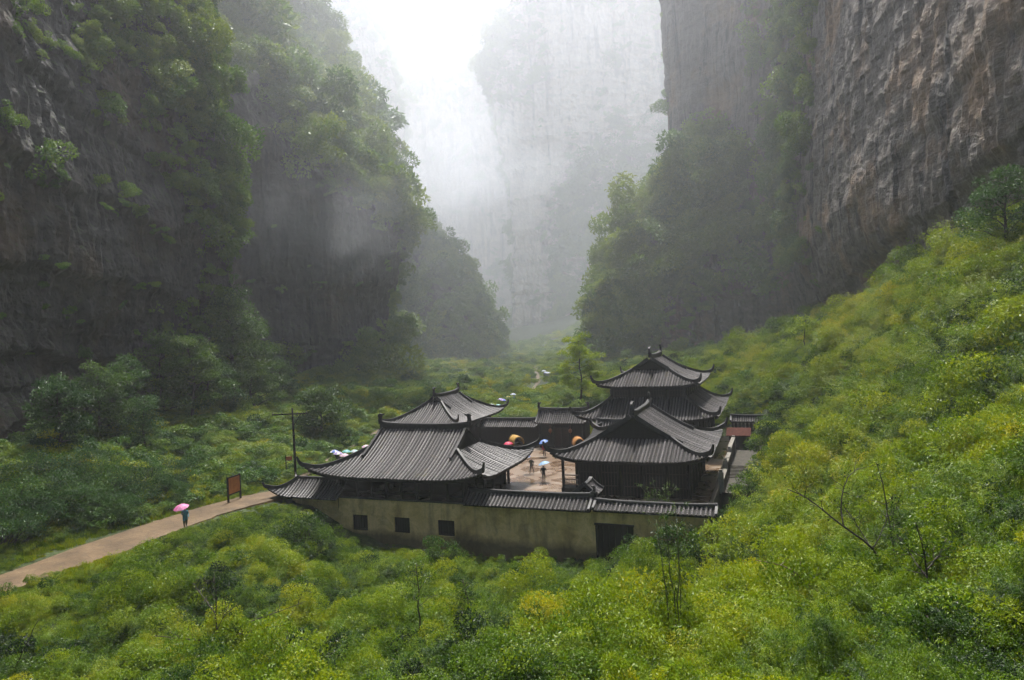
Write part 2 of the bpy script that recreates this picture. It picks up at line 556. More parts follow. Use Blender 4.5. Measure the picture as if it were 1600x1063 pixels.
def path_dist(x, y):
    """signed distance to the path's edge (negative inside)"""
    best = np.full(np.shape(x), 1e9)
    for i in range(len(PC) - 1):
        a, b = PC[i], PC[i + 1]
        ab = b - a
        t = np.clip(((x - a[0]) * ab[0] + (y - a[1]) * ab[1]) / (ab @ ab), 0, 1)
        dd = np.hypot(x - a[0] - t * ab[0], y - a[1] - t * ab[1]) - (PW[i] + (PW[i + 1] - PW[i]) * t)
        best = np.minimum(best, dd)
    return best
def in_compound(x, y, m=0.0):
    u, v = loc2(x, y)
    return ((u > -12.2 - m) & (u < 27.3 + m) & (v > -5.4 - m) & (v < 38 + m)) | ((u > 27 - m) & (u < 31 + m) & (v > 4 - m) & (v < 38 + m))
def ground_z(x, y, rough=True):
    x = np.asarray(x, float); y = np.asarray(y, float)
    sh = x.shape
    q = np.c_[x.ravel(), y.ravel()] / 50.0
    z = np.zeros(len(q))
    for s in range(0, len(q), 20000):
        c = q[s:s + 20000]
        z[s:s + 20000] = _phi(((c[:, None] - _xy[None]) ** 2).sum(-1)) @ _sol[:_n] + _sol[_n] + c @ _sol[_n + 1:]
    z = z.reshape(sh)
    pd = path_dist(x, y)
    if rough:
        P = np.c_[x.ravel() / 7, y.ravel() / 7, np.zeros(x.size)]
        k = np.clip((pd - .3) / 3, 0, 1)
        z = z + fbm(P, 4).reshape(sh) * .55 * k
    z = np.where(in_compound(x, y, -.35), np.minimum(z, -.8), z)
    return z
def build_ground():
    xs = np.unique(np.r_[np.linspace(-330, -60, 28), np.linspace(-60, 70, 200), np.linspace(70, 330, 27)])
    ys = np.unique(np.r_[np.linspace(-58, -10, 10), np.linspace(-10, 130, 220), np.linspace(130, 260, 60), np.linspace(260, 690, 44)])
    X, Y = np.meshgrid(xs, ys)
    Z = ground_z(X, Y)
    far = np.clip((np.maximum(np.abs(X) - 100, 0) + np.maximum(Y - 420, 0)) / 60, 0, 1)
    Z = Z * (1 - far) + np.clip(Z, 0, 25) * far
    ny, nx = X.shape
    idx = np.arange(nx * ny).reshape(ny, nx)
    Fq = np.stack([idx[:-1, :-1], idx[:-1, 1:], idx[1:, 1:], idx[1:, :-1]], -1).reshape(-1, 4)
    o = link('ground', raw_mesh('ground', np.c_[X.ravel(), Y.ravel(), Z.ravel()], Fq, M['soil'], True))
    return tag(o, 'green mossy valley floor and hillside ground', kind='structure')
build_ground()

def build_path():
    n = 4
    rows = []
    k = 6
    t = np.linspace(0, len(PC) - 1, (len(PC) - 1) * k + 1)
    i = np.minimum(t.astype(int), len(PC) - 2); fr = (t - i)[:, None]
    A = PN[i] * (1 - fr) + PN[i + 1] * fr
    B = PF[i] * (1 - fr) + PF[i + 1] * fr
    jig = perlin(np.c_[A * .6, np.zeros(len(A))]) * .35
    jig2 = perlin(np.c_[B * .6, np.zeros(len(A)) + 9]) * .35
    nrm = (B - A) / np.linalg.norm(B - A, axis=1)[:, None]
    A = A + nrm * jig[:, None]; B = B + nrm * jig2[:, None]
    G = [A + (B - A) * s for s in np.linspace(0, 1, 7)]
    zc = ground_z((A[:, 0] + B[:, 0]) / 2, (A[:, 1] + B[:, 1]) / 2, False) + .07
    V = []
    for j, g in enumerate(G):
        V.append(np.c_[g, zc + (.03 if 0 < j < 6 else -.4)])
    V.insert(1, np.c_[G[0] + nrm * .12, zc + .0]); V.insert(-1, np.c_[G[-1] - nrm * .12, zc])
    V = np.array(V)
    nj, ni = V.shape[:2]
    idx = np.arange(nj * ni).reshape(nj, ni)
    Fq = np.stack([idx[:-1, :-1], idx[:-1, 1:], idx[1:, 1:], idx[1:, :-1]], -1).reshape(-1, 4)[:, ::-1]
    o = link('footpath', raw_mesh('footpath', V.reshape(-1, 3), Fq, M['path'], False))
    tag(o, 'brown stone footpath climbing past the wall', kind='structure')
build_path()

# ------------------------------------------------------------------ cliffs
def catmull(C, n):
    """C (k,...) -> resampled along axis 0 to n"""
    k = len(C)
    t = np.linspace(0, k - 1, n)
    i = np.minimum(t.astype(int), k - 2)
    f = (t - i).reshape((-1,) + (1,) * (C.ndim - 1))
    p0, p1, p2, p3 = C[np.maximum(i - 1, 0)], C[i], C[i + 1], C[np.minimum(i + 2, k - 1)]
    return .5 * ((2 * p1) + (-p0 + p2) * f + (2 * p0 - 5 * p1 + 4 * p2 - p3) * f ** 2 + (-p0 + 3 * p1 - 3 * p2 + p3) * f ** 3)

def cliff(name, cols, nu, nv, mat, label, amp=1.0, flute=1.0, strata=1.0, sc=1.0, veg=None, flip=False, seed=0, dip=(0.0, 0.0)):
    L = np.array(cols, float)                       # (cols, rows, 3)
    Gd = catmull(np.swapaxes(catmull(L, nu), 0, 1), nv).swapaxes(0, 1)      # (nu,nv,3)
    du = np.gradient(Gd, axis=0); dv = np.gradient(Gd, axis=1)
    N = np.cross(du, dv); N /= np.linalg.norm(N, axis=2)[..., None] + 1e-9
    if flip: N = -N
    P = Gd.reshape(-1, 3); Nf = N.reshape(-1, 3)
    s = seed * 31.7
    d1 = fbm(P / (18 * sc) + s, 3) * 1.5 * amp
    fl = fbm(np.c_[P[:, 0] / (2.6 * sc), P[:, 1] / (2.6 * sc), P[:, 2] / (24 * sc)] + s, 4, 2.1, .55)
    fl2 = fbm(np.c_[P[:, 0] / (1.1 * sc), P[:, 1] / (1.1 * sc), P[:, 2] / (7 * sc)] + s + 3, 3)
    d2 = (-np.abs(fl) * 1.5 + np.round(fl2 * 3) / 3 * .36 + .6) * flute
    zz = P[:, 2] + dip[0] * P[:, 0] + dip[1] * P[:, 1] + fbm(P / (11 * sc) + s + 5, 2) * 1.6 * sc
    d3 = 0
    for per, am in ((9.5, 1.0), (3.7, .5)):
        ph = zz / (per * sc); fr = ph - np.floor(ph)
        lay = np.sin(np.floor(ph) * 12.9898 + seed) * .5 + .5
        d3 = d3 + (np.where(fr < .88, fr * .75, (1 - fr) * 5.5) - .35) * strata * (0.25 + lay) * 1.6 * am
    d4 = fbm(np.c_[P[:, 0] / (1.5 * sc), P[:, 1] / (1.5 * sc), P[:, 2] / (2.4 * sc)] + s + 9, 4, 2.1, .6) * .32 * amp
    D = d1 + d2 + d3 + d4
    V = P + Nf * D[:, None]
    V = V.reshape(nu, nv, 3)
    du = np.gradient(V, axis=0); dv = np.gradient(V, axis=1)
    N2 = np.cross(du, dv); ar = np.linalg.norm(N2, axis=2); N2 /= ar[..., None] + 1e-9
    if flip: N2 = -N2
    idx = np.arange(nu * nv).reshape(nu, nv)
    Fq = np.stack([idx[:-1, :-1], idx[1:, :-1], idx[1:, 1:], idx[:-1, 1:]], -1).reshape(-1, 4)
    if flip: Fq = Fq[:, ::-1]
    o = link(name, raw_mesh(name, V.reshape(-1, 3), Fq, mat, False))
    tag(o, label, kind='structure')
    vm = None
    if veg is not None:
        vm = catmull(np.swapaxes(catmull(np.array(veg, float)[..., None], nu), 0, 1), nv).swapaxes(0, 1)[..., 0]
    return dict(V=V, N=N2, A=ar, veg=vm, o=o)

CL = {}
# left wall close to the path
prof = [(-6, 0), (6, -1.2), (14, -2.2), (26, .8), (40, 1.0), (58, -1.0), (80, -5.5), (108, -14), (140, -30)]
plan = [(-42, 5, -1, 0), (-44.5, 32, -1, .02), (-47, 55, -1, .05), (-49, 72, -1, .05), (-49.5, 88, -1, .1), (-48, 101, -1, .15), (-46.5, 110, -.9, .35), (-50, 118, -.5, .9), (-66, 124, 0, 1), (-110, 126, 0, 1)]
cols = [[(x - dx * o_, y - dy * o_, z) for (z, o_) in prof] for (x, y, dx, dy) in plan]
veg = [[.5, .35, .2, .3, .35, .5, .6, .7, .8]] * 3 + [[.7, .3, .1, .15, .25, .5, .7, .8, .9], [.8, .5, .2, .1, .35, .6, .75, .8, .9], [.9, .8, .55, .25, .55, .85, .9, .9, .9], [1, 1, .9, .5, .9, 1, 1, .9, .9], [.9, .9, .8, .4, .9, .9, .9, .9, .9], [.5] * 9, [.5] * 9]
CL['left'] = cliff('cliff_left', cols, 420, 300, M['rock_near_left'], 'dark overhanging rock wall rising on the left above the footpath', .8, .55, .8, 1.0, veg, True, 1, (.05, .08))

# second buttress on the left
def colpx(rows): return [at(*r) if len(r) == 3 else np.array(r[0]) for r in rows]
c2 = [
    colpx([(300, 640, 140), (300, 560, 139), (310, 470, 140), (320, 380, 139), (330, 250, 139), (330, 90, 142), (330, -60, 175), (330, -230, 215)]),
    colpx([(450, 630, 146), (445, 550, 147), (440, 470, 148), (445, 380, 146), (450, 290, 145), (450, 190, 148), (452, 85, 195), (450, -30, 240)]),
    colpx([(530, 620, 152), (525, 545, 153), (525, 470, 154), (528, 400, 152), (530, 330, 151), (530, 265, 154), (515, 140, 200), (505, 35, 242)]),
    colpx([(590, 612, 160), (582, 545, 161), (586, 480, 160), (594, 420, 158), (598, 365, 158), (592, 310, 162), (560, 205, 200), (540, 95, 232)]),
    colpx([(606, 608, 168), (602, 545, 169), (608, 485, 168), (622, 420, 168), (630, 376, 168), (624, 335, 171), (580, 240, 198), (562, 165, 224)]),
]
b = np.array(c2[-1])
c2.append([p + np.array((-4.0, 13, 0)) for p in b])
c2.append([p + np.array((-20, 26, 0)) for p in b])
c2.append([p + np.array((-60, 34, 0)) for p in b])
veg = [[.9, .4, .1, .05, .1, .8, 1, 1], [.9, .4, .08, .05, .1, .8, 1, 1], [.9, .5, .1, .05, .12, .9, 1, 1], [1, .6, .15, .1, .5, 1, 1, 1], [1, .8, .4, .45, .95, 1, 1, 1], [.9] * 8, [.8] * 8, [.5] * 8]
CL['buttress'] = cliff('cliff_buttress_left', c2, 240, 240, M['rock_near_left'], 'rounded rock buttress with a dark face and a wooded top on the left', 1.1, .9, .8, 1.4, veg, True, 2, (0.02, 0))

# wooded spur behind it
c3 = []
for px, Yd, tops in ((560, 236, 330), (620, 226, 350), (668, 221, 372), (705, 221, 392), (736, 224, 440), (764, 230, 482), (780, 238, 535), (796, 250, 575)):
    rows = []
    for k, s in enumerate((0, .2, .4, .6, .8, .95, 1.0)):
        y = 612 + (tops - 612) * s
        rows.append(at(px + (0 if k < 5 else -4 * (k - 4)), y, Yd + 30 * s ** 2))
    top = rows[-1]
    rows.append(top + np.array((-8, 22, 6))); rows.append(top + np.array((-22, 60, 10)))
    c3.append(rows)
veg = [[1] * 9] * len(c3)
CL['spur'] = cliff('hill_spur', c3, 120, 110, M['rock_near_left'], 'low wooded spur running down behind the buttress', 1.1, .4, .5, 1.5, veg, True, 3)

# far pale cliffs
c4 = []
for px, Yd, pts in ((400, 400, None), (480, 404, None), (545, 410, None)):
    c4.append([at(px, y, Yd + 12 * i) for i, y in enumerate((560, 430, 300, 180, 60, -60, -200))])
edge = [(640, 560), (632, 430), (628, 300), (622, 180), (606, 80), (568, 5), (500, -120)]
c4.append([at(x - 22, y, 418 + 9 * i) for i, (x, y) in enumerate(edge)])
c4.append([at(x, y, 436 + 7 * i) for i, (x, y) in enumerate(edge)])
c4.append([np.array(p) + np.array((-14, 55, 0)) for p in c4[-1]])
c4.append([np.array(p) + np.array((-70, 80, 0)) for p in c4[-2]])
veg = [[1, .8, .6, .7, .8, .9, .9]] * 7
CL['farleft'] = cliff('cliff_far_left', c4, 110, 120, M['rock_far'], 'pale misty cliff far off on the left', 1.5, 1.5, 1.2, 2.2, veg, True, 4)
c5 = []
for px in (560, 610, 660, 700, 740, 790, 850):
    t = 108 + 5 * math.sin(px * .08)
    c5.append([at(px, y, Yd) for (y, Yd) in ((560, 560), (430, 562), (300, 566), (190, 572), (t, 580), (t - 12, 620))])
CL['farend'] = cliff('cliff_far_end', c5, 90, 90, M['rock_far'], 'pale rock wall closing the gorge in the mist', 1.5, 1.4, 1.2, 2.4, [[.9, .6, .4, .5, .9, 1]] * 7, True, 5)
c6 = []
e6 = [(815, 575), (806, 500), (806, 420), (806, 330), (790, 230), (764, 120), (772, 60), (800, 0), (840, -150)]
b6 = [at(x, y, 415 + 2 * i) for i, (x, y) in enumerate(e6)]
c6.append([p + np.array((70, 95, 0)) for p in b6])
c6.append([p + np.array((16, 60, 0)) for p in b6])
c6.append([p + np.array((0, 22, 0)) for p in b6])
c6.append(b6)
for px, Y0 in ((840, 388), (890, 372), (950, 362), (1010, 356), (1080, 350), (1170, 345), (1300, 340)):
    ys = (578, 520, 440, 350, 250, 150, 60, -40, -180)
    talus = np.interp(px, [840, 890, 950, 1010, 1300], [.25, .6, .8, 1, 1])
    offs = np.array([0, 8, 24, 42, 52, 55, 58, 62, 75]) * talus
    c6.append([at(px + (10 - k * 2 if px < 900 else 0), y, Y0 + o_ + (1 - talus) * 30) for k, (y, o_) in enumerate(zip(ys, offs))])
veg = [[.5] * 9] * 3 + [[.7, .25, .1, .1, .15, .9, .9, .5, .5], [1, .7, .3, .2, .15, .5, .6, .3, .4], [1, 1, 1, .95, .45, .15, .2, .5, .5], [1, 1, 1, 1, .8, .45, .3, .7, .6], [1, 1, 1, 1, .7, .15, .5, .85, .6], [1, 1, 1, 1, .5, .2, .7, .9, .6], [1] * 9, [1] * 9]
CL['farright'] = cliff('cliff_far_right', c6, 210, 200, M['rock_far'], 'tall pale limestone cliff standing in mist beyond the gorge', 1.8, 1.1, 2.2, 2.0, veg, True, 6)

# right wall
prof = [(-4, 3.5), (6, 3.0), (12, 3.6), (18, 1.6), (25, -1.0), (36, -1.2), (52, -.4), (74, .6), (100, 2), (128, 6), (150, 22)]
plan = [(36, 5, 1, 0), (40, 32, 1, 0), (46, 62, 1, -.05), (51.5, 90, 1, 0), (57, 118, 1, 0), (61.5, 142, 1, .1), (62.5, 160, 1, 0), (58.5, 176, .9, .3), (51.5, 188, .8, .5), (49.0, 196, .6, .8), (54, 205, .2, 1), (90, 216, 0, 1), (140, 220, 0, 1)]
cols = [[(x + dx * o_ + (0 if not 8 <= i <= 10 else -.035 * (z - 60)), y + dy * o_, z + (0 if i > 6 else 6 - i * .9)) for (z, o_) in prof] for i, (x, y, dx, dy) in enumerate(plan)]
veg = [[.3, .1, 0, 0, 0, 0, 0, 0, .1, .4, .6]] * 3 + [[.5, .2, 0, 0, .02, .03, .05, .05, .1, .4, .7], [.6, .3, .05, .03, .05, .1, .12, .3, .5, .6, .7], [.7, .3, .1, .1, .5, .75, .85, .9, .95, .9, .9], [.7, .3, .1, .3, .85, .9, .8, .6, .7, .8, .8], [.7, .5, .4, .3, .2, .15, .1, .1, .2, .5, .6], [.8, .6, .5, .4, .2, .1, .05, .1, .15, .5, .6], [.8, .6, .5, .4, .3, .12, .1, .1, .15, .5, .6]] + [[.5] * 11] * 3
CL['right'] = cliff('cliff_right', cols, 520, 340, M['rock_right'], 'towering streaked brown cliff on the right', .5, .42, .32, 1.0, veg, False, 7, (-.05, .16))

# wooded flank at the foot of the right wall
e8 = [(965, 590), (960, 545), (950, 495), (958, 450), (984, 395), (1018, 338), (1050, 292), (1084, 252), (1115, 222)]
b8 = [at(x, y, 176 + i * .8) for i, (x, y) in enumerate(e8)]
c8 = [[p + np.array((60, 45, 0)) for p in b8], [p + np.array((14, 26, 0)) for p in b8], [p + np.array((2, 9, 0)) for p in b8], b8]
for k, (s, Yd) in enumerate(((.22, 167), (.48, 160), (.75, 156), (1.0, 154), (1.3, 152))):
    rows = []
    tgt = [(1230, 585), (1228, 545), (1225, 500), (1222, 455), (1218, 405), (1212, 350), (1205, 300), (1195, 250), (1190, 210)]
    for i, ((x0, y0), (x1, y1)) in enumerate(zip(e8, tgt)):
        hollow = 4.0 * math.sin(math.pi * min(1, s)) * (1 if i in (1, 2) else 0)
        rows.append(at(x0 + (x1 - x0) * s, y0 + (y1 - y0) * s, Yd + hollow + i * (1.6 + 1.2 * s)))
    c8.append(rows)
veg = [[.6] * 9] * 2 + [[1] * 9, [1] * 9, [1, .8, .9, 1, 1, 1, 1, 1, 1], [1, .35, .45, .7, .95, 1, 1, 1, 1], [.9, .2, .15, .25, .5, .75, .9, .9, .9], [.8, .2, .1, .1, .15, .3, .4, .6, .8], [.8, .2, .1, .1, .1, .1, .1, .2, .5]]
CL['flank'] = cliff('hill_flank_right', c8, 190, 170, M['rock_right'], 'wooded flank at the foot of the right cliff', 1.0, .6, .8, 1.2, veg, True, 8)

# ------------------------------------------------------------------ foliage
def unit(a): return a / (np.linalg.norm(a, axis=-1, keepdims=True) + 1e-9)
def rnd_dirs(n, rng):
    return unit(rng.normal(size=(n, 3)))

def leaf_geo(C, D, N, Ln, Wd, droop=.18):
    """diamond leaves: base C, direction D, normal N"""
    D = unit(D); Sd = unit(np.cross(D, N)); Nn = np.cross(Sd, D)
    Ln = np.broadcast_to(np.asarray(Ln, float), (len(C),))[:, None]; Wd = np.broadcast_to(np.asarray(Wd, float), (len(C),))[:, None]
    mid = C + D * Ln * .42 + Nn * Ln * .06
    tip = C + D * Ln - Nn * Ln * droop
    V = np.stack([C, mid + Sd * Wd * .5, tip, mid - Sd * Wd * .5], 1).reshape(-1, 3)
    Fq = np.arange(len(V)).reshape(-1, 4)
    return V, Fq

def leaf_mesh(name, C, D, N, Ln, Wd, tint, mat, droop=.18):
    V, Fq = leaf_geo(C, D, N, Ln, Wd, droop)
    me = raw_mesh(name, V, Fq, mat, False, attrs={'tint': np.repeat(tint, 4)})
    return me

def crown_points(rng, n, blobs, shell=.55):
    """blobs: (k,4) centre+radius -> leaf centres, outward dirs, tint"""
    w = blobs[:, 3] ** 2; w = w / w.sum()
    k = rng.choice(len(blobs), n, p=w)
    d = rnd_dirs(n, rng)
    d[:, 2] = np.abs(d[:, 2]) * .9 + d[:, 2] * .1 - .12
    d = unit(d)
    r = blobs[k, 3] * (shell + (1 - shell) * rng.random(n) ** .6)
    C = blobs[k, :3] + d * r[:, None] * np.array([1, 1, .75])
    bt = rng.random(len(blobs))
    tint = np.clip(.7 * bt[k] + .3 * rng.random(n), 0, 1)
    return C, d, tint

def proto_tree(name, seed, n, leaf, mat, tall=1.0, nb=9):
    rng = np.random.default_rng(seed)
    b = np.zeros((nb, 4))
    b[:, :3] = rnd_dirs(nb, rng) * (rng.random((nb, 1)) ** .5) * np.array([.75, .75, .55 * tall])
    b[:, 2] += .45 * tall
    b[:, 3] = rng.uniform(.22, .46, nb)
    C, d, t = crown_points(rng, n, b, .5)
    D = unit(d * .6 + rnd_dirs(n, rng) * .7 + np.array([0, 0, -.25]))
    N = unit(d * .7 + rnd_dirs(n, rng) * .6 + np.array([0, 0, .5]))
    L = leaf * rng.uniform(.7, 1.35, n)
    return leaf_mesh(name, C, D, N, L, L * rng.uniform(.42, .62, n), t, mat)

def proto_bamboo(name, seed, arcs, fans, leaf, wide, mat, spread=1.0):
    """arching culms with hanging sprays of narrow leaves"""
    rng = np.random.default_rng(seed)
    Cs, Ds, Ns, Ts = [], [], [], []
    for a in range(arcs):
        az = rng.uniform(0, 2 * math.pi); out = np.array([math.cos(az), math.sin(az), 0])
        base = np.array([rng.normal() * .22, rng.normal() * .22, 0])
        h = rng.uniform(.7, 1.25); reach = rng.uniform(.25, .8) * spread
        tone = rng.random()
        for f in range(fans):
            s = rng.uniform(.25, 1.0)
            p = base + out * reach * s ** 1.7 + np.array([0, 0, h * (1.25 * s - .38 * s ** 3)])
            sd = unit(np.cross(out, (0, 0, 1))[None])[0] * rng.choice([-1, 1])
            fd = unit((out * rng.uniform(.2, 1) + sd * rng.uniform(.1, 1.0) + np.array([0, 0, rng.uniform(-.3, .35)]))[None])[0]
            p2 = p + fd * rng.uniform(.05, .2)
            m = rng.integers(4, 7)
            for q in range(m):
                sp = fd + rng.normal(size=3) * .5 + np.array([0, 0, -.35])
                Cs.append(p2 + rng.normal(size=3) * .03); Ds.append(sp)
                Ns.append(np.array([0, 0, 1]) + rng.normal(size=3) * .45 + out * .2)
                Ts.append(np.clip(.6 * tone + .4 * rng.random(), 0, 1))
    C = np.array(Cs); D = unit(np.array(Ds)); N = unit(np.array(Ns)); n = len(C)
    L = leaf * rng.uniform(.65, 1.3, n)
    return leaf_mesh(name, C, D, N, L, L * wide * rng.uniform(.8, 1.2, n), np.array(Ts), mat, .25)

def proto_grass(name, seed, n, mat):
    rng = np.random.default_rng(seed)
    az = rng.uniform(0, 2 * math.pi, n)
    C = np.c_[rng.normal(size=(n, 2)) * .45, np.zeros(n)]
    D = np.c_[np.cos(az) * .55, np.sin(az) * .55, rng.uniform(.5, 1.2, n)]
    N = np.c_[np.cos(az), np.sin(az), np.full(n, .3)]
    L = rng.uniform(.25, .75, n)
    return leaf_mesh(name, C, D, N, L, L * .16, rng.random(n), mat, .35)

protos = bpy.data.collections.new('foliage_kinds')          # never linked to the scene: only read by the scatter nodes
def add_proto(me):
    o = bpy.data.objects.new(me.name, me)
    protos_list.append(o)
    return o
protos_list = []
PT = {'tree': [], 'fg': [], 'grass': []}
for i in range(6):
    PT['tree'].append(bpy.data.objects.new('tree_clump', proto_tree('tree_clump', 40 + i, 1700, .105, M['leaf_tree'], (1.0, 1.3, .8, 1.1, .9, 1.5)[i])))
for i in range(4):
    PT['fg'].append(bpy.data.objects.new('bamboo_clump', proto_bamboo('bamboo_clump', 60 + i, 16, 34, .085, .21, M['leaf_fg'], (1, 1.3, .8, 1.1)[i])))
for i in range(3):
    PT['fg'].append(bpy.data.objects.new('shrub_clump', proto_tree('shrub_clump', 80 + i, 2200, .06, M['leaf_fg'], (.9, 1.2, .7)[i], 11)))
for i in range(2):
    PT['fg'].append(bpy.data.objects.new('broad_clump', proto_tree('broad_clump', 90 + i, 1000, .10, M['leaf_fg'], (.9, 1.1)[i], 7)))
PT['big'] = []
for i in range(4):
    PT['big'].append(bpy.data.objects.new('big_shrub', proto_tree('big_shrub', 110 + i, 6500, .050, M['leaf_fg'], (1.0, 1.35, .8, 1.6)[i], (13, 16, 12, 18)[i])))
for i in range(3):
    PT['big'].append(bpy.data.objects.new('big_bamboo', proto_bamboo('big_bamboo', 130 + i, 24, 56, .062, .2, M['leaf_fg'], (1.1, .8, 1.4)[i])))
for i in range(2):
    PT['grass'].append(bpy.data.objects.new('grass_tuft', proto_grass('grass_tuft', 95 + i, 260, M['leaf_fg'])))

def scatter(name, P, rot, scl, idx, hue, kinds, label):
    """one object whose geometry nodes place a clump on each of its points"""
    me = bpy.data.meshes.new(name)
    n = len(P)
    me.vertices.add(n)
    me.vertices.foreach_set('co', np.ascontiguousarray(P, np.float32).ravel())
    for an, ty, arr, key in (('rot', 'FLOAT_VECTOR', rot, 'vector'), ('scl', 'FLOAT_VECTOR', scl, 'vector'), ('hue', 'FLOAT', hue, 'value'), ('pick', 'INT', idx, 'value')):
        A = me.attributes.new(an, ty, 'POINT')
        A.data.foreach_set(key, np.ascontiguousarray(arr, np.int32 if ty == 'INT' else np.float32).ravel())
    o = link(name, me)
    ng = bpy.data.node_groups.new(name, 'GeometryNodeTree')
    ng.interface.new_socket('Geometry', in_out='INPUT', socket_type='NodeSocketGeometry')
    ng.interface.new_socket('Geometry', in_out='OUTPUT', socket_type='NodeSocketGeometry')
    gi = ng.nodes.new('NodeGroupInput'); go = ng.nodes.new('NodeGroupOutput')
    g2 = ng.nodes.new('GeometryNodeGeometryToInstance')
    for k in reversed(kinds):
        oi = ng.nodes.new('GeometryNodeObjectInfo')
        oi.inputs['Object'].default_value = k
        oi.inputs['As Instance'].default_value = True
        ng.links.new(oi.outputs['Geometry'], g2.inputs[0])
    iop = ng.nodes.new('GeometryNodeInstanceOnPoints')
    iop.inputs['Pick Instance'].default_value = True
    def attr(nm, ty):
        a = ng.nodes.new('GeometryNodeInputNamedAttribute'); a.data_type = ty; a.inputs[0].default_value = nm
        return [s for s in a.outputs if s.enabled and s.name == 'Attribute'][0]
    ng.links.new(gi.outputs[0], iop.inputs['Points'])
    jn = ng.nodes.new('GeometryNodeJoinGeometry')
    for k in reversed(kinds): pass
    for nn in [x for x in ng.nodes if x.bl_idname == 'GeometryNodeObjectInfo']:
        ng.links.new(nn.outputs['Geometry'], jn.inputs[0])
    ng.nodes.remove(g2)
    ng.links.new(jn.outputs[0], iop.inputs['Instance'])
    ng.links.new(attr('pick', 'INT'), iop.inputs['Instance Index'])
    er = ng.nodes.new('FunctionNodeEulerToRotation')
    ng.links.new(attr('rot', 'FLOAT_VECTOR'), er.inputs[0])
    ng.links.new(er.outputs[0], iop.inputs['Rotation'])
    ng.links.new(attr('scl', 'FLOAT_VECTOR'), iop.inputs['Scale'])
    ng.links.new(iop.outputs[0], go.inputs[0])
    md = o.modifiers.new('scatter', 'NODES'); md.node_group = ng
    tag(o, label, kind='stuff')
    return o

def scatter_cliff(key, name, n, size, label, hue0=0.0, lean=.55, maxz=1e9, seed=1, more=0.0):
    c = CL[key]; rng = np.random.default_rng(300 + seed)
    V, N, A, vg = (c['V'].reshape(-1, 3), c['N'].reshape(-1, 3), c['A'].ravel(), np.clip(c['veg'].ravel() + more, 0, 1))
    pn = fbm(V / 9.0 + 40, 3)
    w = np.clip(vg + pn * .55 * (1 - np.abs(vg - .5)) + np.clip(N[:, 2], -.3, .7) * .5 - .15, 0, 1) ** 2.3
    w = np.where(V[:, 2] < maxz, w, 0) * A
    k = rng.choice(len(V), n, p=w / w.sum())
    P = V[k] + rng.normal(size=(n, 3)) * .5
    Nk = N[k]
    up = unit(np.array([0, 0, 1.0]) * (1 - lean * .5) + Nk * lean)
    P = P - up * .1
    rot = np.c_[np.arctan2(-up[:, 1], up[:, 2]), np.arctan2(up[:, 0], np.hypot(up[:, 1], up[:, 2])), rng.uniform(0, 6.28, n)]
    s = size * np.clip(P[:, 1] / 95, .45, 1) * rng.lognormal(-.08, .48, n) * np.clip(.55 + .6 * vg[k], .4, 1.15)
    scl = np.c_[s, s, s * rng.uniform(.75, 1.25, n)]
    hue = hue0 + .22 * perlin(P / 14.0 + 7) + .06 * rng.normal(size=n)
    return scatter(name, P, rot, scl, rng.integers(0, len(PT['tree']), n), hue, PT['tree'], label)

scatter_cliff('left', 'cliff_trees', 7500, 1.7, 'dark creepers and small trees clinging to the near left rock wall', .40, .8, seed=1, more=.14)
scatter_cliff('buttress', 'cliff_trees', 3200, 3.1, 'wooded top of the left rock buttress', .46, seed=2)
scatter_cliff('spur', 'hill_trees', 1500, 3.0, 'trees covering the low spur behind the left buttress', .34, seed=3)
scatter_cliff('farleft', 'cliff_trees', 1500, 5.0, 'faint trees on the far left cliff', .3, seed=4)
scatter_cliff('farend', 'cliff_trees', 800, 5.0, 'faint trees on the cliff closing the gorge', .3, seed=5)
scatter_cliff('farright', 'cliff_trees', 5200, 4.6, 'misty trees on the slopes and ledges of the far right cliff', .32, seed=6)
scatter_cliff('right', 'cliff_trees', 2600, 2.0, 'creepers and trees hanging on the right cliff', .44, .8, seed=7)
scatter_cliff('flank', 'hill_trees', 2300, 2.9, 'trees covering the flank under the right cliff', .50, seed=8)

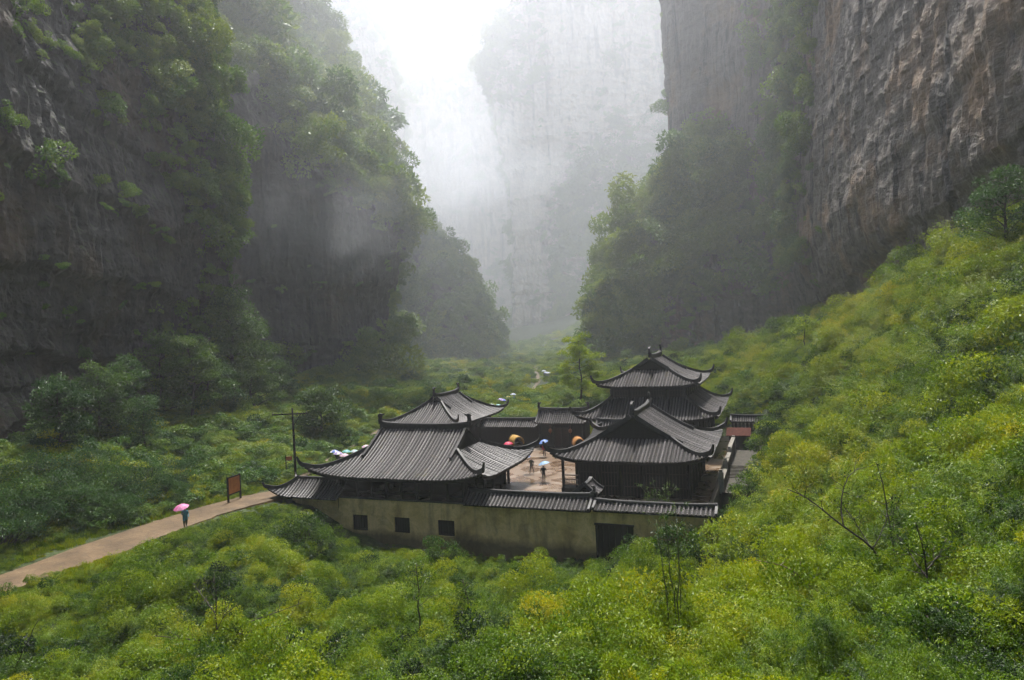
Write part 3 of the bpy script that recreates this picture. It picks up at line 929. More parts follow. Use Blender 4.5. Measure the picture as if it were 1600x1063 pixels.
# undergrowth on the ground
def project(x, y, z):
    """world -> photo pixel"""
    zz = z - EYE
    c, s_ = math.cos(PITCH), math.sin(PITCH)
    dd = np.maximum(y * c - zz * s_, .5); u_ = zz * c + y * s_
    X, Y = x / dd, u_ / dd
    c, s_ = math.cos(ROLL), math.sin(ROLL)
    return 800 + FPX * (X * c - Y * s_), 531.5 - FPX * (X * s_ + Y * c)
LIMX = [-400, 0, 150, 230, 300, 420, 450, 520, 560, 640, 700, 760, 950, 1000, 1060, 1110, 1150, 1185, 1200]
LIMY = [945, 912, 868, 844, 820, 788, 786, 838, 852, 856, 858, 872, 862, 855, 806, 775, 765, 700, 0]
def ground_scatter(name, n, region, size, kinds, label, hue0, dens, seed, sink=.15, hamp=.36, tall=1.0, near=26.0, mounds=0.0, power=1.0, smax=1.4, edge=.35):
    rng = np.random.default_rng(500 + seed)
    x0, x1, y0, y1 = region
    x = rng.uniform(x0, x1, n); y = y0 + (y1 - y0) * rng.random(n) ** power
    pd = path_dist(x, y)
    w = dens(x, y)
    mound = fbm(np.c_[x / 4.2, y / 4.2, np.full(n, 8.8)], 2)
    s = size * np.clip(rng.lognormal(0, .32, n), .5, smax) * np.clip(y / near, .6, 1.0)
    keep = (rng.random(n) < w) & (pd > np.where(y > 72, -.15, .05 + .22 * s - (.3 if edge > .5 else 0))) & ~in_compound(x, y, .35) & (np.hypot(x, y) > 7)
    x, y, s, mound, pd = x[keep], y[keep], s[keep], mound[keep], pd[keep]
    z = ground_z(x, y)
    s = s * np.clip(edge + pd / 3.2, edge, 1)
    s = np.where(in_compound(x, y, 1.6), np.minimum(s, .7), s)
    m = len(x)
    lift = np.clip(mound + .1, 0, 1) * mounds * np.clip(pd / 4, 0, 1) * rng.random(m) ** .5
    topline = EYE - .50 * y - .3                                   # plants right under the lens stay below the view
    close = np.hypot(x, y) < 13
    lift = np.where(close, 0, lift)
    s = np.where(close & (z + s * 1.5 > topline), np.maximum((topline - z) / 1.6, .2), s)
    u, v = loc2(x, y)
    front = (v < -5) & (y > 14) & (x > np.interp(y, PC[:, 1], PC[:, 0]))
    for _ in range(3):                                              # the strip before the wall and path is kept low
        px, py = project(x, y, z + lift + s * 1.35)
        over = front & (py < np.interp(px, LIMX, LIMY))
        lift = np.where(over, lift * .3, lift); s = np.where(over, s * .72, s)
    px, py = project(x, y, z + lift + s * 1.2)
    ok = ~(front & (py < np.interp(px, LIMX, LIMY) - 6))
    x, y, z, s, lift = x[ok], y[ok], z[ok], s[ok], lift[ok]; m = len(x)
    P = np.c_[x, y, z + lift - sink * s]
    rot = np.c_[rng.normal(size=(m, 2)) * .15, rng.uniform(0, 6.28, m)]
    scl = np.c_[s, s, s * tall * rng.uniform(.75, 1.3, m)]
    Q = np.c_[x / 9.0, y / 9.0, np.zeros(m)]
    hue = hue0 + hamp * fbm(Q, 3) + .10 * rng.normal(size=m)
    pk = rng.integers(0, len(kinds), m)
    pat = perlin(np.c_[x / 5.0, y / 5.0, np.full(m, 3.3)])
    nb = max(1, int(len(kinds) * .5))
    pk = np.where(pat > .12, rng.integers(nb, len(kinds), m), np.where(pat < -.12, rng.integers(0, nb, m), pk))
    return scatter(name, P, rot, scl, pk, hue, kinds, label)

def d_front(x, y):
    u, v = loc2(x, y)
    lim = np.where(x < 0, 1.0, 1.0)
    vis = np.abs(x) < y * .80 + 5
    return np.where(vis & (v < 2) , lim, 0)
def fade_left(x, y):    # the grassy part beside the path has low plants only
    return np.clip((x + 26 + (y - 44) * .25) / 8, 0, 1)
ground_scatter('bamboo_thicket', 17000, (-46, 34, 6, 64), 1.0, PT['fg'], 'dense bamboo and shrubs filling the foreground below the wall, darkened as shaded gaps', .08, lambda x, y: d_front(x, y) * (.25 + .75 * fade_left(x, y)) * (path_dist(x, y) > 0) * (x < 24 + .1 * y), 1, mounds=2.0, power=1.35)  # filler leaves tinted dark to paint shaded gaps between the brighter shrubs
ground_scatter('grass', 15000, (-42, 12, 10, 66), .5, PT['grass'] + [PT['fg'][4]] * 2, 'rough green grass and low plants beside the footpath', .18, lambda x, y: d_front(x, y) * np.clip(1.25 - fade_left(x, y), .15, 1), 2, smax=1.2)
ground_scatter('grass', 9000, (-46, -18, 26, 74), .42, PT['grass'] + [PT['fg'][4]] * 3, 'short green grass along both edges of the footpath', .26, lambda x, y: (path_dist(x, y) < 2.6) * 1.0, 7, smax=1.2, near=10, edge=.85)
ground_scatter('shrub_thicket', 3000, (-40, 34, 9, 62), 1.5, PT['big'], 'rounded leafy shrubs and arching bamboo standing out of the foreground thicket', .30, lambda x, y: d_front(x, y) * (.15 + .85 * fade_left(x, y)) * (path_dist(x, y) > 1.5) * (x < 24 + .1 * y) * (.35 + .65 * (perlin(np.c_[x / 6, y / 6, x * 0 + 1.7]) > -.05)), 8, power=1.2, hamp=.3, near=22.0, smax=1.7)
def d_slope(x, y):
    u, v = loc2(x, y)
    wallx = 46 + .19 * (y - 62)
    return np.where((x > 8) & (x < wallx + 6) & (u > 29.5 + np.clip(-v * .6, -30, 0)) | (x > 20) & (v < 3) & (x < wallx + 6), 1.0, 0) * (x < y * .82 + 6)
ground_scatter('hillside_thicket', 17000, (14, 75, 12, 150), 1.35, PT['fg'], 'yellow green bamboo thicket covering the hillside on the right', .12, d_slope, 3, mounds=2.2, power=1.25, near=36.0)  # hillside filler, tinted darker than its tall shrubs to paint shaded gaps
ground_scatter('shrub_thicket', 4200, (14, 72, 14, 140), 2.1, PT['big'], 'tall leafy shrubs and arching bamboo rising from the right hillside', .38, lambda x, y: d_slope(x, y) * (.3 + .7 * (perlin(np.c_[x / 8, y / 8, x * 0 + 4.7]) > -.05)), 9, power=1.2, hamp=.3, near=34.0, smax=1.8)
def d_valley(x, y):
    u, v = loc2(x, y)
    return np.where((v > 36) | (u < -14), 1.0, 0) * (x < 62) * (x > -52)
_clr = lambda x, y: np.where((x < -20) & (y < 70) & (path_dist(x, y) < 1.2), .0, 1)
ground_scatter('valley_shrubs', 7500, (-50, 45, 55, 135), 1.5, PT['tree'] + PT['fg'][4:7], 'shrubs covering the valley floor around and behind the halls', .40, lambda x, y: d_valley(x, y) * _clr(x, y), 4, tall=.8, smax=2.2)
ground_scatter('valley_shrubs', 2800, (-45, 60, 130, 300), 2.3, PT['tree'] + PT['fg'][4:7], 'misty shrubs far up the valley floor', .42, d_valley, 6, tall=.8)
ground_scatter('grass', 9000, (-50, 50, 55, 150), .8, PT['grass'], 'yellowish tall grass on the valley floor beyond the gatehouse', .36, d_valley, 5, smax=1.1)

# ------------------------------------------------------------------ roofs and halls
def rib_mesh(pts, nrm, r0=.10, tile=.32, end_cap=True):
    """one row of overlapping cover tiles following pts (eave first); stepped like laid tiles"""
    P = np.array(pts, float) + RNG.normal(size=3) * (.018, .018, .010)
    r0 = r0 * RNG.uniform(.88, 1.12)
    seg = np.linalg.norm(np.diff(P, axis=0), axis=1)
    s = np.r_[0, np.cumsum(seg)]
    L = s[-1]
    m = max(2, int(round(L / tile)))
    ss, rr = [], []
    for i in range(m):
        ss += [i * L / m, (i + .97) * L / m]
        rr += [r0 * 1.12, r0 * .88]
    ss = np.array(ss); rr = np.array(rr)
    Q = np.stack([np.interp(ss, s, P[:, k]) for k in range(3)], 1)
    T = np.gradient(Q, axis=0); T /= np.linalg.norm(T, axis=1)[:, None] + 1e-9
    side = np.cross(T, np.array(nrm, float)); side /= np.linalg.norm(side, axis=1)[:, None] + 1e-9
    up = np.cross(side, T)
    ang = (-.25, .75, math.pi / 2, math.pi - .75, math.pi + .25)
    V = np.stack([Q + side * (np.cos(a) * rr)[:, None] + up * (np.sin(a) * rr)[:, None] for a in ang], 1)
    k, na = len(Q), len(ang)
    idx = np.arange(k * na).reshape(k, na)
    Fq = np.stack([idx[:-1, :-1], idx[:-1, 1:], idx[1:, 1:], idx[1:, :-1]], -1).reshape(-1, 4)[:, ::-1]
    cap = np.array([[0, 1, 2, 3], [0, 3, 4, 4]])
    me = raw_mesh('tile_row', V.reshape(-1, 3), np.vstack([Fq, [[0, 1, 3, 4]]]), M['tile'], False)
    return me

def gprof(s): return .60 * s + .40 * s * s        # flatter at the eave, steeper at the ridge

class Hip:
    """hip-and-gable roof, ridge along local X"""
    def __init__(s, a, b, rl, ze, zr, lift, zoff=0.0):
        s.a, s.b, s.rl, s.ze, s.zr, s.lift = a, b, rl, ze, zr, lift
        s.eg = a - rl
    def pt(s, x, y, e):
        c = (min(1, abs(x) / s.a) * min(1, abs(y) / s.b)) ** 5
        k = 1 + .02 * c
        return (x * k, y * k, s.ze + (s.zr - s.ze) * gprof(e / s.b) + s.lift * c)
    def front(s, x, e, sg=-1): return s.pt(x, sg * (s.b - e), e)
    def side(s, y, e, sg=1): return s.pt(sg * (s.a - e), y, e)
    def emax_f(s, x): return s.b if abs(x) <= s.rl else s.a - abs(x)
    def emax_s(s, y): return min(s.b - abs(y), s.eg)

def curl_path(base, out, n=6, reach=.75, rise=1.05):
    """tip of a ridge that sweeps out and curls upward"""
    P = []
    for i in range(1, n + 1):
        t = i / n
        P.append(Vector(base) + Vector(out) * reach * math.sin(t * 1.45) / math.sin(1.45) + Vector((0, 0, rise * t ** 2.0)))
    return P

def finial(mb, c, dirx, h=1.0, fish=True):
    """upturned ridge-end ornament: a fin whose tail curls back over the ridge"""
    d = Vector(dirx).normalized()
    pts = [(0.0, -.1), (.28, -.1), (.30, .35), (.22, .62), (.34, .78), (.10, .98), (-.14, .92), (-.42, .98), (-.30, .82), (-.12, .70), (-.04, .45), (-.10, .2), (-.35, .15), (-.35, -.1)]
    def place(x, y, z):
        p = Vector(c) + d * x * h + d.cross(Vector((0, 0, 1))) * y
        return (p.x, p.y, c[2] + z * h)
    # convex-safe: fan of quads along the spine
    mb.extrude_poly(pts, place, .2)

def hip_roof(root, H, rows=('front', 'right'), sp=.35, tile_r=.10, ridge_h=.6, finials=True, upper=None, gables=True):
    """roof part under root; tile rows are its sub-parts. rows: -y 'front', +y 'back', +x 'px', -x 'mx'"""
    mb = MB()
    nx = 40
    def surf(fun, us, em, ne=10):
        G = []
        for u in us:
            m = max(em(u), .02)
            G.append([fun(u, m * k / ne) for k in range(ne + 1)])
        mb.grid(G)
    for sg in (-1, 1):
        surf(lambda x, e: H.front(x, e, sg), np.linspace(-H.rl, H.rl, 16), H.emax_f)
        for q in (-1, 1):
            surf(lambda x, e: H.front(q * x, e, sg), np.linspace(H.rl + .001, H.a, 12), lambda x: min(H.a - x, H.eg))
            
    for sg in (-1, 1):
        ys = np.r_[np.linspace(-H.b, -(H.b - H.eg), 12), np.linspace(-(H.b - H.eg), H.b - H.eg, 8)[1:-1], np.linspace(H.b - H.eg, H.b, 12)]
        surf(lambda y, e: H.side(y, e, sg), ys, H.emax_s)
    roof = mb.build('roof', [M['pan']], root, True, True)
    md = roof.modifiers.new('thick', 'SOLIDIFY'); md.thickness = .16; md.offset = -1
    # tile rows
    def rib(path, nrm):
        link('tile_row', rib_mesh(path, nrm, tile_r), roof)
    if 'front' in rows or 'back' in rows:
        for nm, sg in (('front', -1), ('back', 1)):
            if nm not in rows: continue
            n = int(2 * H.a / sp)
            for i in range(n + 1):
                x = -H.a + sp * .5 + i * (2 * H.a - sp) / n
                em = H.emax_f(x)
                if em < .35: continue
                pts = [np.array(H.front(x, -.1 if k == 0 else em * k / 10, sg)) + (0, 0, .02) for k in range(11)]
                rib(pts, (0, sg * .35, 1))
    for nm, sg in (('px', 1), ('mx', -1)):
        if nm not in rows: continue
        n = int(2 * H.b / sp)
        for i in range(n + 1):
            y = -H.b + sp * .5 + i * (2 * H.b - sp) / n
            em = H.emax_s(y)
            if em < .35: continue
            pts = [np.array(H.side(y, -.1 if k == 0 else em * k / 10, sg)) + (0, 0, .02) for k in range(11)]
            rib(pts, (sg * .35, 0, 1))
    # main ridge
    P = [(x, 0, H.zr - .1 + .22 * (abs(x) / H.rl) ** 4) for x in np.linspace(-H.rl - .25, H.rl + .25, 15)]
    rb = MB(); rb.sweep(P, [.34] * 15, [ridge_h] * 15)
    rb.sweep([(p[0], p[1], p[2] + ridge_h) for p in P], [.44] * 15, [.09] * 15)
    r_ = rb.build('ridge', [M['ridge']], roof)
    if finials:
        for sg in (-1, 1):
            fb = MB(); finial(fb, (sg * (H.rl + .1), 0, H.zr + ridge_h + .0), (sg, 0, 0), 1.0)
            fb.build('ridge_finial', [M['ridge']], roof)
    # descending ridges and hips
    for sx in (-1, 1):
        for sy in (-1, 1):
            vb = MB()
            es = np.linspace(H.b - .15, H.eg * .72, 9)
            vb.sweep([np.array(H.front(sx * (H.rl - .08), e, sy)) + (0, 0, .0) for e in es], [.30] * 9, [.36] * 9)
            vb.build('gable_ridge', [M['ridge']], roof)
            hb = MB()
            es = np.linspace(H.eg, 0, 14)
            path = [Vector(H.pt(sx * (H.a - e), sy * (H.b - e), e)) for e in es]
            out = Vector((sx, sy, 0)).normalized()
            path += curl_path(path[-1], out)
            n = len(path)
            W = [.28] * 14 + [.26, .24, .21, .18, .14, .09]
            Hh = [.38] * 14 + [.40, .40, .36, .30, .24, .16]
            hb.sweep(path, W, Hh)
            hb.build('hip_ridge', [M['ridge']], roof)
    if gables:
        for sx in (-1, 1):
            gb = MB()
            ys = np.linspace(-(H.b - H.eg), H.b - H.eg, 17)
            zb = H.ze + (H.zr - H.ze) * gprof(H.eg / H.b)
            xg = sx * (H.rl - .45)
            top = [(xg, y, H.ze + (H.zr - H.ze) * gprof((H.b - abs(y)) / H.b) - .1) for y in ys]
            bot = [(xg, y, zb - .3) for y in ys]
            gb.grid([bot, top])
            gb.build('gable_board', [M['wood']], root)
    # eave beam and rafters' dark edge
    eb = MB()
    for sg in (-1, 1):
        eb.sweep([np.array(H.front(x, .12, sg)) - (0, 0, .34) for x in np.linspace(-H.a * .97, H.a * .97, 25)], [.12] * 25, [.2] * 25)
        eb.sweep([np.array(H.side(y, .12, sg)) - (0, 0, .34) for y in np.linspace(-H.b * .97, H.b * .97, 25)], [.12] * 25, [.2] * 25)
    eb.build('eave_beam', [M['wood']], root)
    return roof

def bld(name, u, v, along_d, label, cat, z=0.0):
    q = wor(u, v, z)
    o = empty(name, q, -TH + (math.pi / 2 if along_d else 0))
    return tag(o, label, cat, kind='thing')

def timber_walls(root, hx, hy, z0, z1, bay=2.2, panel_to=1.0):
    """columns, wall panels between them and a plinth; local frame, half sizes hx,hy"""
    col = MB().lathe([(.17, z0), (.17, z1)], n=8)
    me = None
    spots = set()
    nx = max(1, round(2 * hx / bay)); ny = max(1, round(2 * hy / bay))
    for i in range(nx + 1):
        for sg in (-1, 1): spots.add((round(-hx + 2 * hx * i / nx, 3), sg * hy))
    for j in range(ny + 1):
        for sg in (-1, 1): spots.add((sg * hx, round(-hy + 2 * hy * j / ny, 3)))
    first = None
    for (x, y) in sorted(spots):
        if first is None:
            first = col.build('column', [M['wood']], root); first.location = (x, y, 0)
        else:
            c = first.copy(); COL.objects.link(c); c.parent = root; c.location = (x, y, 0)
    w = MB()
    for sg in (-1, 1):
        w.box((0, sg * (hy - .06), (z0 + z1) / 2), (2 * hx, .1, z1 - z0))
        w.box((sg * (hx - .06), 0, (z0 + z1) / 2), (.1, 2 * hy - .4, z1 - z0))
    w.build('wall', [M['wood']], root)
    # lattice panels proud of the wall on all sides
    pn = []
    def panel(cx, cy, wd, horiz):
        m = MB()
        h0, h1 = z0 + .25, z1 - .45
        n = 5
        for i in range(n + 1):
            t = -wd / 2 + wd * i / n
            m.box((cx + (t if horiz else 0), cy + (0 if horiz else t), (h0 + h1) / 2), (.06, .06, h1 - h0))
        for k in range(4):
            zz = h0 + (h1 - h0) * k / 3
            m.box((cx, cy, zz), (wd + .06, .07, .07) if horiz else (.07, wd + .06, .07))
        m.build('lattice', [M['wood_red']], root)
    for i in range(nx):
        x = -hx + 2 * hx * (i + .5) / nx
        for sg in (-1, 1): panel(x, sg * (hy + .0), 2 * hx / nx - .6, True)
    for j in range(ny):
        y = -hy + 2 * hy * (j + .5) / ny
        for sg in (-1, 1): panel(sg * hx, y, 2 * hy / ny - .6, False)
    return root

# --- front-left hall on the podium wall
b1 = bld('hall', 0, 0, False, 'large tiled hall with long ridge above the stained ochre wall, nearest on the left', 'hall')
H1 = Hip(8.9, 6.75, 4.75, 2.75, 6.25, .85)
hip_roof(b1, H1, rows=('front', 'px'), sp=.36, ridge_h=.55)
# open gallery under the eave
g = MB()
for i in range(9):
    x = -6.1 + 12.6 * i / 8
    g = MB(); g.lathe([(.15, 0.2), (.15, 3.2)], (0, 0, 0), 8)
    c = g.build('column', [M['wood']], b1); c.location = (x, -5.2, 0)
for i in range(6):
    for x in (6.7, -6.7):
        g = MB(); g.lathe([(.16, -.6), (.16, 3.3)], (0, 0, 0), 8)
        c = g.build('column', [M['wood']], b1); c.location = (x, -5.0 + 10 * i / 5, 0)
MB().box((0, -5.2, 1.05), (13.3, .12, .16)).box((0, -5.2, 2.45), (13.3, .2, .35)).build('rail', [M['wood']], b1)
MB().box((0, 4.4, 1.5), (13.4, .12, 3.6)).box((-6.5, .0, 1.5), (.12, 9.0, 3.6)).box((3.0, -1.0, 1.5), (.12, 7.6, 3.6)).build('wall', [M['wood']], b1)
MB().box((0, 0, 2.9), (13.5, 10.2, .1)).build('ceiling', [M['wood']], b1)

# --- back-left hall
b2 = bld('hall', -10.2, 25.35, True, 'smaller tiled hall behind the nearest left hall, gable end towards the viewer', 'hall')
H2 = Hip(7.85, 5.2, 3.55, 3.95, 7.05, .45)
hip_roof(b2, H2, rows=('mx', 'front'), sp=.35, ridge_h=.42)
timber_walls(b2, 6.2, 3.7, -.6, 4.2)

# --- right hall, gable to the viewer
b3 = bld('hall', 20.02, 7.8, True, 'tiled hall on the right with its broad dark gable facing the viewer', 'hall')
H3 = Hip(7.85, 6.85, 4.4, 3.5, 7.05, .75)
hip_roof(b3, H3, rows=('mx', 'front'), sp=.345, ridge_h=.42)
timber_walls(b3, 6.0, 5.1, -.6, 3.8)

# --- tower with two tiers
tw = bld('tower', 18.12, 28.85, True, 'tall two tiered tower rising behind the right hall', 'tower')
HT = Hip(7.75, 5.85, 4.1, 8.2, 11.3, .45)
hip_roof(tw, HT, rows=('mx', 'front'), sp=.345, ridge_h=.5)
timber_walls(tw, 6.3, 4.4, 6.2, 8.6)
class Skirt(Hip):
    def __init__(s, a, b, eg, ze, zt, lift):
        s.a, s.b, s.eg, s.ze, s.zr, s.lift = a, b, eg, ze, zt, lift
        s.rl = a - eg
    def pt(s, x, y, e):
        c = (min(1, abs(x) / s.a) * min(1, abs(y) / s.b)) ** 5
        k = 1 + .02 * c
        return (x * k, y * k, s.ze + (s.zr - s.ze) * gprof(e / s.eg) + s.lift * c)
    def emax_f(s, x): return min(s.eg, s.a - abs(x))
    def emax_s(s, y): return min(s.eg, s.b - abs(y))
def skirt_roof(root, H, rows, sp=.345):
    mb = MB()
    for sg in (-1, 1):
        xs = np.r_[np.linspace(-H.a, -(H.a - H.eg), 10), np.linspace(-(H.a - H.eg), H.a - H.eg, 10)[1:-1], np.linspace(H.a - H.eg, H.a, 10)]
        mb.grid([[H.front(x, max(.02, H.emax_f(x)) * k / 8, sg) for k in range(9)] for x in xs])
        ys = np.r_[np.linspace(-H.b, -(H.b - H.eg), 10), np.linspace(-(H.b - H.eg), H.b - H.eg, 10)[1:-1], np.linspace(H.b - H.eg, H.b, 10)]
        mb.grid([[H.side(y, max(.02, H.emax_s(y)) * k / 8, sg) for k in range(9)] for y in ys])
    roof = mb.build('lower_roof', [M['pan']], root, True, True)
    md = roof.modifiers.new('thick', 'SOLIDIFY'); md.thickness = .16; md.offset = -1
    for nm in rows:
        sg = -1 if nm in ('front', 'mx') else 1
        lng = H.a if nm in ('front', 'back') else H.b
        n = int(2 * lng / sp)
        for i in range(n + 1):
            t = -lng + sp * .5 + i * (2 * lng - sp) / n
            f = H.front if nm in ('front', 'back') else H.side
            em = H.emax_f(t) if nm in ('front', 'back') else H.emax_s(t)
            if em < .35: continue
            nrm = (0, sg * .35, 1) if nm in ('front', 'back') else (sg * .35, 0, 1)
            link('tile_row', rib_mesh([np.array(f(t, -.1 if k == 0 else em * k / 8, sg)) + (0, 0, .02) for k in range(9)], nrm), roof)
    for sx in (-1, 1):
        for sy in (-1, 1):
            es = np.linspace(H.eg, 0, 12)
            path = [Vector(H.pt(sx * (H.a - e), sy * (H.b - e), e)) for e in es]
            path += curl_path(path[-1], Vector((sx, sy, 0)).normalized())
            hb = MB(); hb.sweep(path, [.28] * 12 + [.26, .24, .21, .18, .14, .09], [.38] * 12 + [.4, .4, .36, .3, .24, .16])
            hb.build('hip_ridge', [M['ridge']], roof)
    eb = MB()
    for sg in (-1, 1):
        eb.sweep([np.array(H.front(x, .12, sg)) - (0, 0, .34) for x in np.linspace(-H.a * .97, H.a * .97, 25)], [.12] * 25, [.2] * 25)
        eb.sweep([np.array(H.side(y, .12, sg)) - (0, 0, .34) for y in np.linspace(-H.b * .97, H.b * .97, 25)], [.12] * 25, [.2] * 25)
    eb.build('eave_beam', [M['wood']], root)
    return roof
HM = Skirt(9.85, 7.95, 3.6, 4.5, 6.75, .65)
skirt_roof(tw, HM, ('mx', 'front'))
MB().box((0, 0, 2.0), (16.2, 11.6, 5.2)).build('ground_storey', [M['wood']], tw)
for i in range(6):
    c = MB().lathe([(.2, -.6), (.2, 4.5)], (0, 0, 0), 8).build('column', [M['wood']], tw); c.location = (-8.35, -5.7 + 11.4 * i / 5, 0)
    c = MB().lathe([(.2, -.6), (.2, 4.5)], (0, 0, 0), 8).build('column', [M['wood']], tw); c.location = (-8.0 + 16 * i / 5, -6.1, 0)

# --- simple gabled roofs (gatehouse, wall copings)
def gable_roof(root, L, D, ze, zr, sp=.34, name='roof', ridge_h=.35, fin=True, front_only=False, hip_left=0.0, rr=.09, back=None):
    """ridge along local X, length L, half depth D; eaves at y=-D (and +D)"""
    bk = D if back is None else back
    mb = MB()
    xs = np.linspace(-L / 2, L / 2, 12)
    def P(x, t, sg):                                    # t 0 eave .. 1 ridge
        dd = D if sg < 0 else bk
        return (x, sg * dd * (1 - t), ze + (zr - ze) * gprof(t))
    mb.grid([[P(x, k / 6, -1) for k in range(7)] for x in xs])
    mb.grid([[P(x, k / 6, 1) for k in range(7)] for x in xs])
    roof = mb.build(name, [M['pan']], root, True, True)
    md = roof.modifiers.new('thick', 'SOLIDIFY'); md.thickness = .12; md.offset = -1
    n = int(L / sp)
    for i in range(n + 1):
        x = -L / 2 + .12 + i * (L - .24) / n
        link('tile_row', rib_mesh([np.array(P(x, -.03 if k == 0 else k / 6, -1)) + (0, 0, .02) for k in range(7)], (0, -.4, 1), rr), roof)
    rb = MB(); Pp = [(x, 0, zr - .08 + .12 * (abs(2 * x / L)) ** 4) for x in np.linspace(-L / 2 - .05, L / 2 + .05, 9)]
    rb.sweep(Pp, [.3] * 9, [ridge_h] * 9); rb.sweep([(p[0], p[1], p[2] + ridge_h) for p in Pp], [.38] * 9, [.07] * 9)
    rb.build('ridge', [M['ridge']], roof)
    for sx in (-1, 1):
        vb = MB()
        for sg in (-1, 1):
            vb.sweep([np.array(P(sx * (L / 2 - .02), 1 - k / 6, sg)) for k in range(7)], [.24] * 7, [.26] * 7)
        vb.build('gable_ridge', [M['ridge']], roof)
        if fin:
            fb = MB(); finial(fb, (sx * (L / 2 - .05), 0, zr + ridge_h - .05), (sx, 0, 0), .8); fb.build('ridge_finial', [M['ridge']], roof)
    return roof

gt = bld('gatehouse', 6.2, 26.5, False, 'small gatehouse with horned ridge at the back of the courtyard', 'gatehouse')
gable_roof(gt, 6.7, 1.75, 3.25, 4.75, .3, ridge_h=.36)
MB().box((0, .2, 1.45), (6.2, 2.4, 4.1)).build('wall', [M['wood']], gt)
for x in (-2.9, -1.1, 1.1, 2.9):
    c = MB().lathe([(.15, -.3), (.15, 3.4)], (0, 0, 0), 8).build('column', [M['wood']], gt); c.location = (x, -1.2, 0)
for x in (-.55, .55):
    MB().box((x, -1.04, 1.3), (1.0, .1, 2.6)).box((x, -1.1, 1.3), (.8, .06, 2.3)).build('door', [M['wood_red']], gt)
gw = bld('courtyard_wall', -1.6, 26.7, False, 'low tiled wall joining the back left hall to the gatehouse', 'wall')
gable_roof(gw, 8.6, 1.2, 2.6, 3.45, .3, ridge_h=.3, fin=False)
MB().box((0, .2, 1.15), (8.5, .9, 3.1)).build('wall', [M['wood']], gw)
gr = bld('courtyard_wall', 29.6, 35.5, False, 'tiled wall with open balusters closing the passage right of the tower', 'wall')
gable_roof(gr, 6.0, .9, 2.2, 2.8, .3, ridge_h=.25, fin=False)
MB().box((0, .1, .8), (5.8, .5, 2.9)).build('wall', [M['stone']], gr)
for i in range(12):
    c = MB().lathe([(.06, 0), (.1, .25), (.06, .5), (.1, .9)], (0, 0, 0), 6).build('baluster', [M['stone_pale']], gr); c.location = (-2.6 + i * .47, -.25, 1.1)
lk = bld('corridor', -7.6, 22.6, True, 'short tiled corridor roof beside the back left hall', 'corridor')
gable_roof(lk, 4.2, 1.3, 3.0, 3.9, .3, ridge_h=.3, fin=False)
MB().box((0, 0, 1.2), (4.0, 1.6, 3.6)).build('wall', [M['wood']], lk)

# --- front podium wall
VW = -5.6
pw = bld('podium_wall', 0, VW, False, 'stained ochre plaster wall with three dark square windows in front of the halls', 'wall')
WZ0, WZ1 = -5.0, .55
def wall_with_holes(x0, x1, z0, z1, holes, y0, th):
    xs = sorted({x0, x1, *[h[0] for h in holes], *[h[1] for h in holes]})
    zs = sorted({z0, z1, *[h[2] for h in holes], *[h[3] for h in holes]})
    m = MB()
    for i in range(len(xs) - 1):
        for j in range(len(zs) - 1):
            cx, cz = (xs[i] + xs[i + 1]) / 2, (zs[j] + zs[j + 1]) / 2
            if any(h[0] < cx < h[1] and h[2] < cz < h[3] for h in holes): continue
            X0, X1, Z0, Z1 = xs[i], xs[i + 1], zs[j], zs[j + 1]
            m.add([(X0, y0, Z0), (X1, y0, Z0), (X1, y0, Z1), (X0, y0, Z1)], [(0, 1, 2, 3)])
            m.add([(X0, y0 + th, Z0), (X1, y0 + th, Z0), (X1, y0 + th, Z1), (X0, y0 + th, Z1)], [(3, 2, 1, 0)])
    for (a, b, c, d) in holes:
        m.add([(a, y0, c), (b, y0, c), (b, y0, d), (a, y0, d), (a, y0 + th, c), (b, y0 + th, c), (b, y0 + th, d), (a, y0 + th, d)], [(0, 1, 5, 4), (1, 2, 6, 5), (2, 3, 7, 6), (3, 0, 4, 7)])
    m.add([(x0, y0, z1), (x1, y0, z1), (x1, y0 + th, z1), (x0, y0 + th, z1)], [(0, 1, 2, 3)])
    for X in (x0, x1):
        m.add([(X, y0, z0), (X, y0 + th, z0), (X, y0 + th, z1), (X, y0, z1)], [(0, 1, 2, 3)])
    return m
wins = [(-4.95, -3.3, -2.45, -1.0), (-.45, 1.15, -2.4, -1.0), (4.0, 5.65, -2.4, -1.0)]
door = (18.45, 21.5, -4.6, -.4)
wl = wall_with_holes(-6.4, 27.3, WZ0, WZ1, wins + [door], 0, .5)
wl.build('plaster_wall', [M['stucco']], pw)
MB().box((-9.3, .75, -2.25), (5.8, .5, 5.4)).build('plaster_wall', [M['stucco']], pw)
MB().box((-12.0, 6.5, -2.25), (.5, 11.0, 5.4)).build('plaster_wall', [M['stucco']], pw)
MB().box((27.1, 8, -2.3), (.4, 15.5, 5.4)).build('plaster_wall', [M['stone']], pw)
MB().box((0.2, -.03, .62), (13.4, .3, .14)).build('wall_cap', [M['stone']], pw)
for (a, b, c, d) in wins:
    w_ = MB(); w_.box(((a + b) / 2, .3, (c + d) / 2), (b - a, .04, d - c)).build('window', [M['gap']], pw)
    f_ = MB()
    for t in (a + .06, b - .06): f_.box((t, .18, (c + d) / 2), (.12, .12, d - c))
    for t in (c + .06, d - .06): f_.box(((a + b) / 2, .18, t), (b - a - .24, .12, .12))
    for k in range(1, 6): f_.box((a + (b - a) * k / 6, .22, (c + d) / 2), (.045, .045, d - c - .2))
    f_.build('window_frame', [M['wood']], pw)
dm = MB()
for k in range(6):
    x = door[0] + .28 + k * .5
    MB().box((x, .3, (door[2] + door[3]) / 2), (.47, .08, door[3] - door[2] - .12)).build('door_plank', [M['wood']], pw)
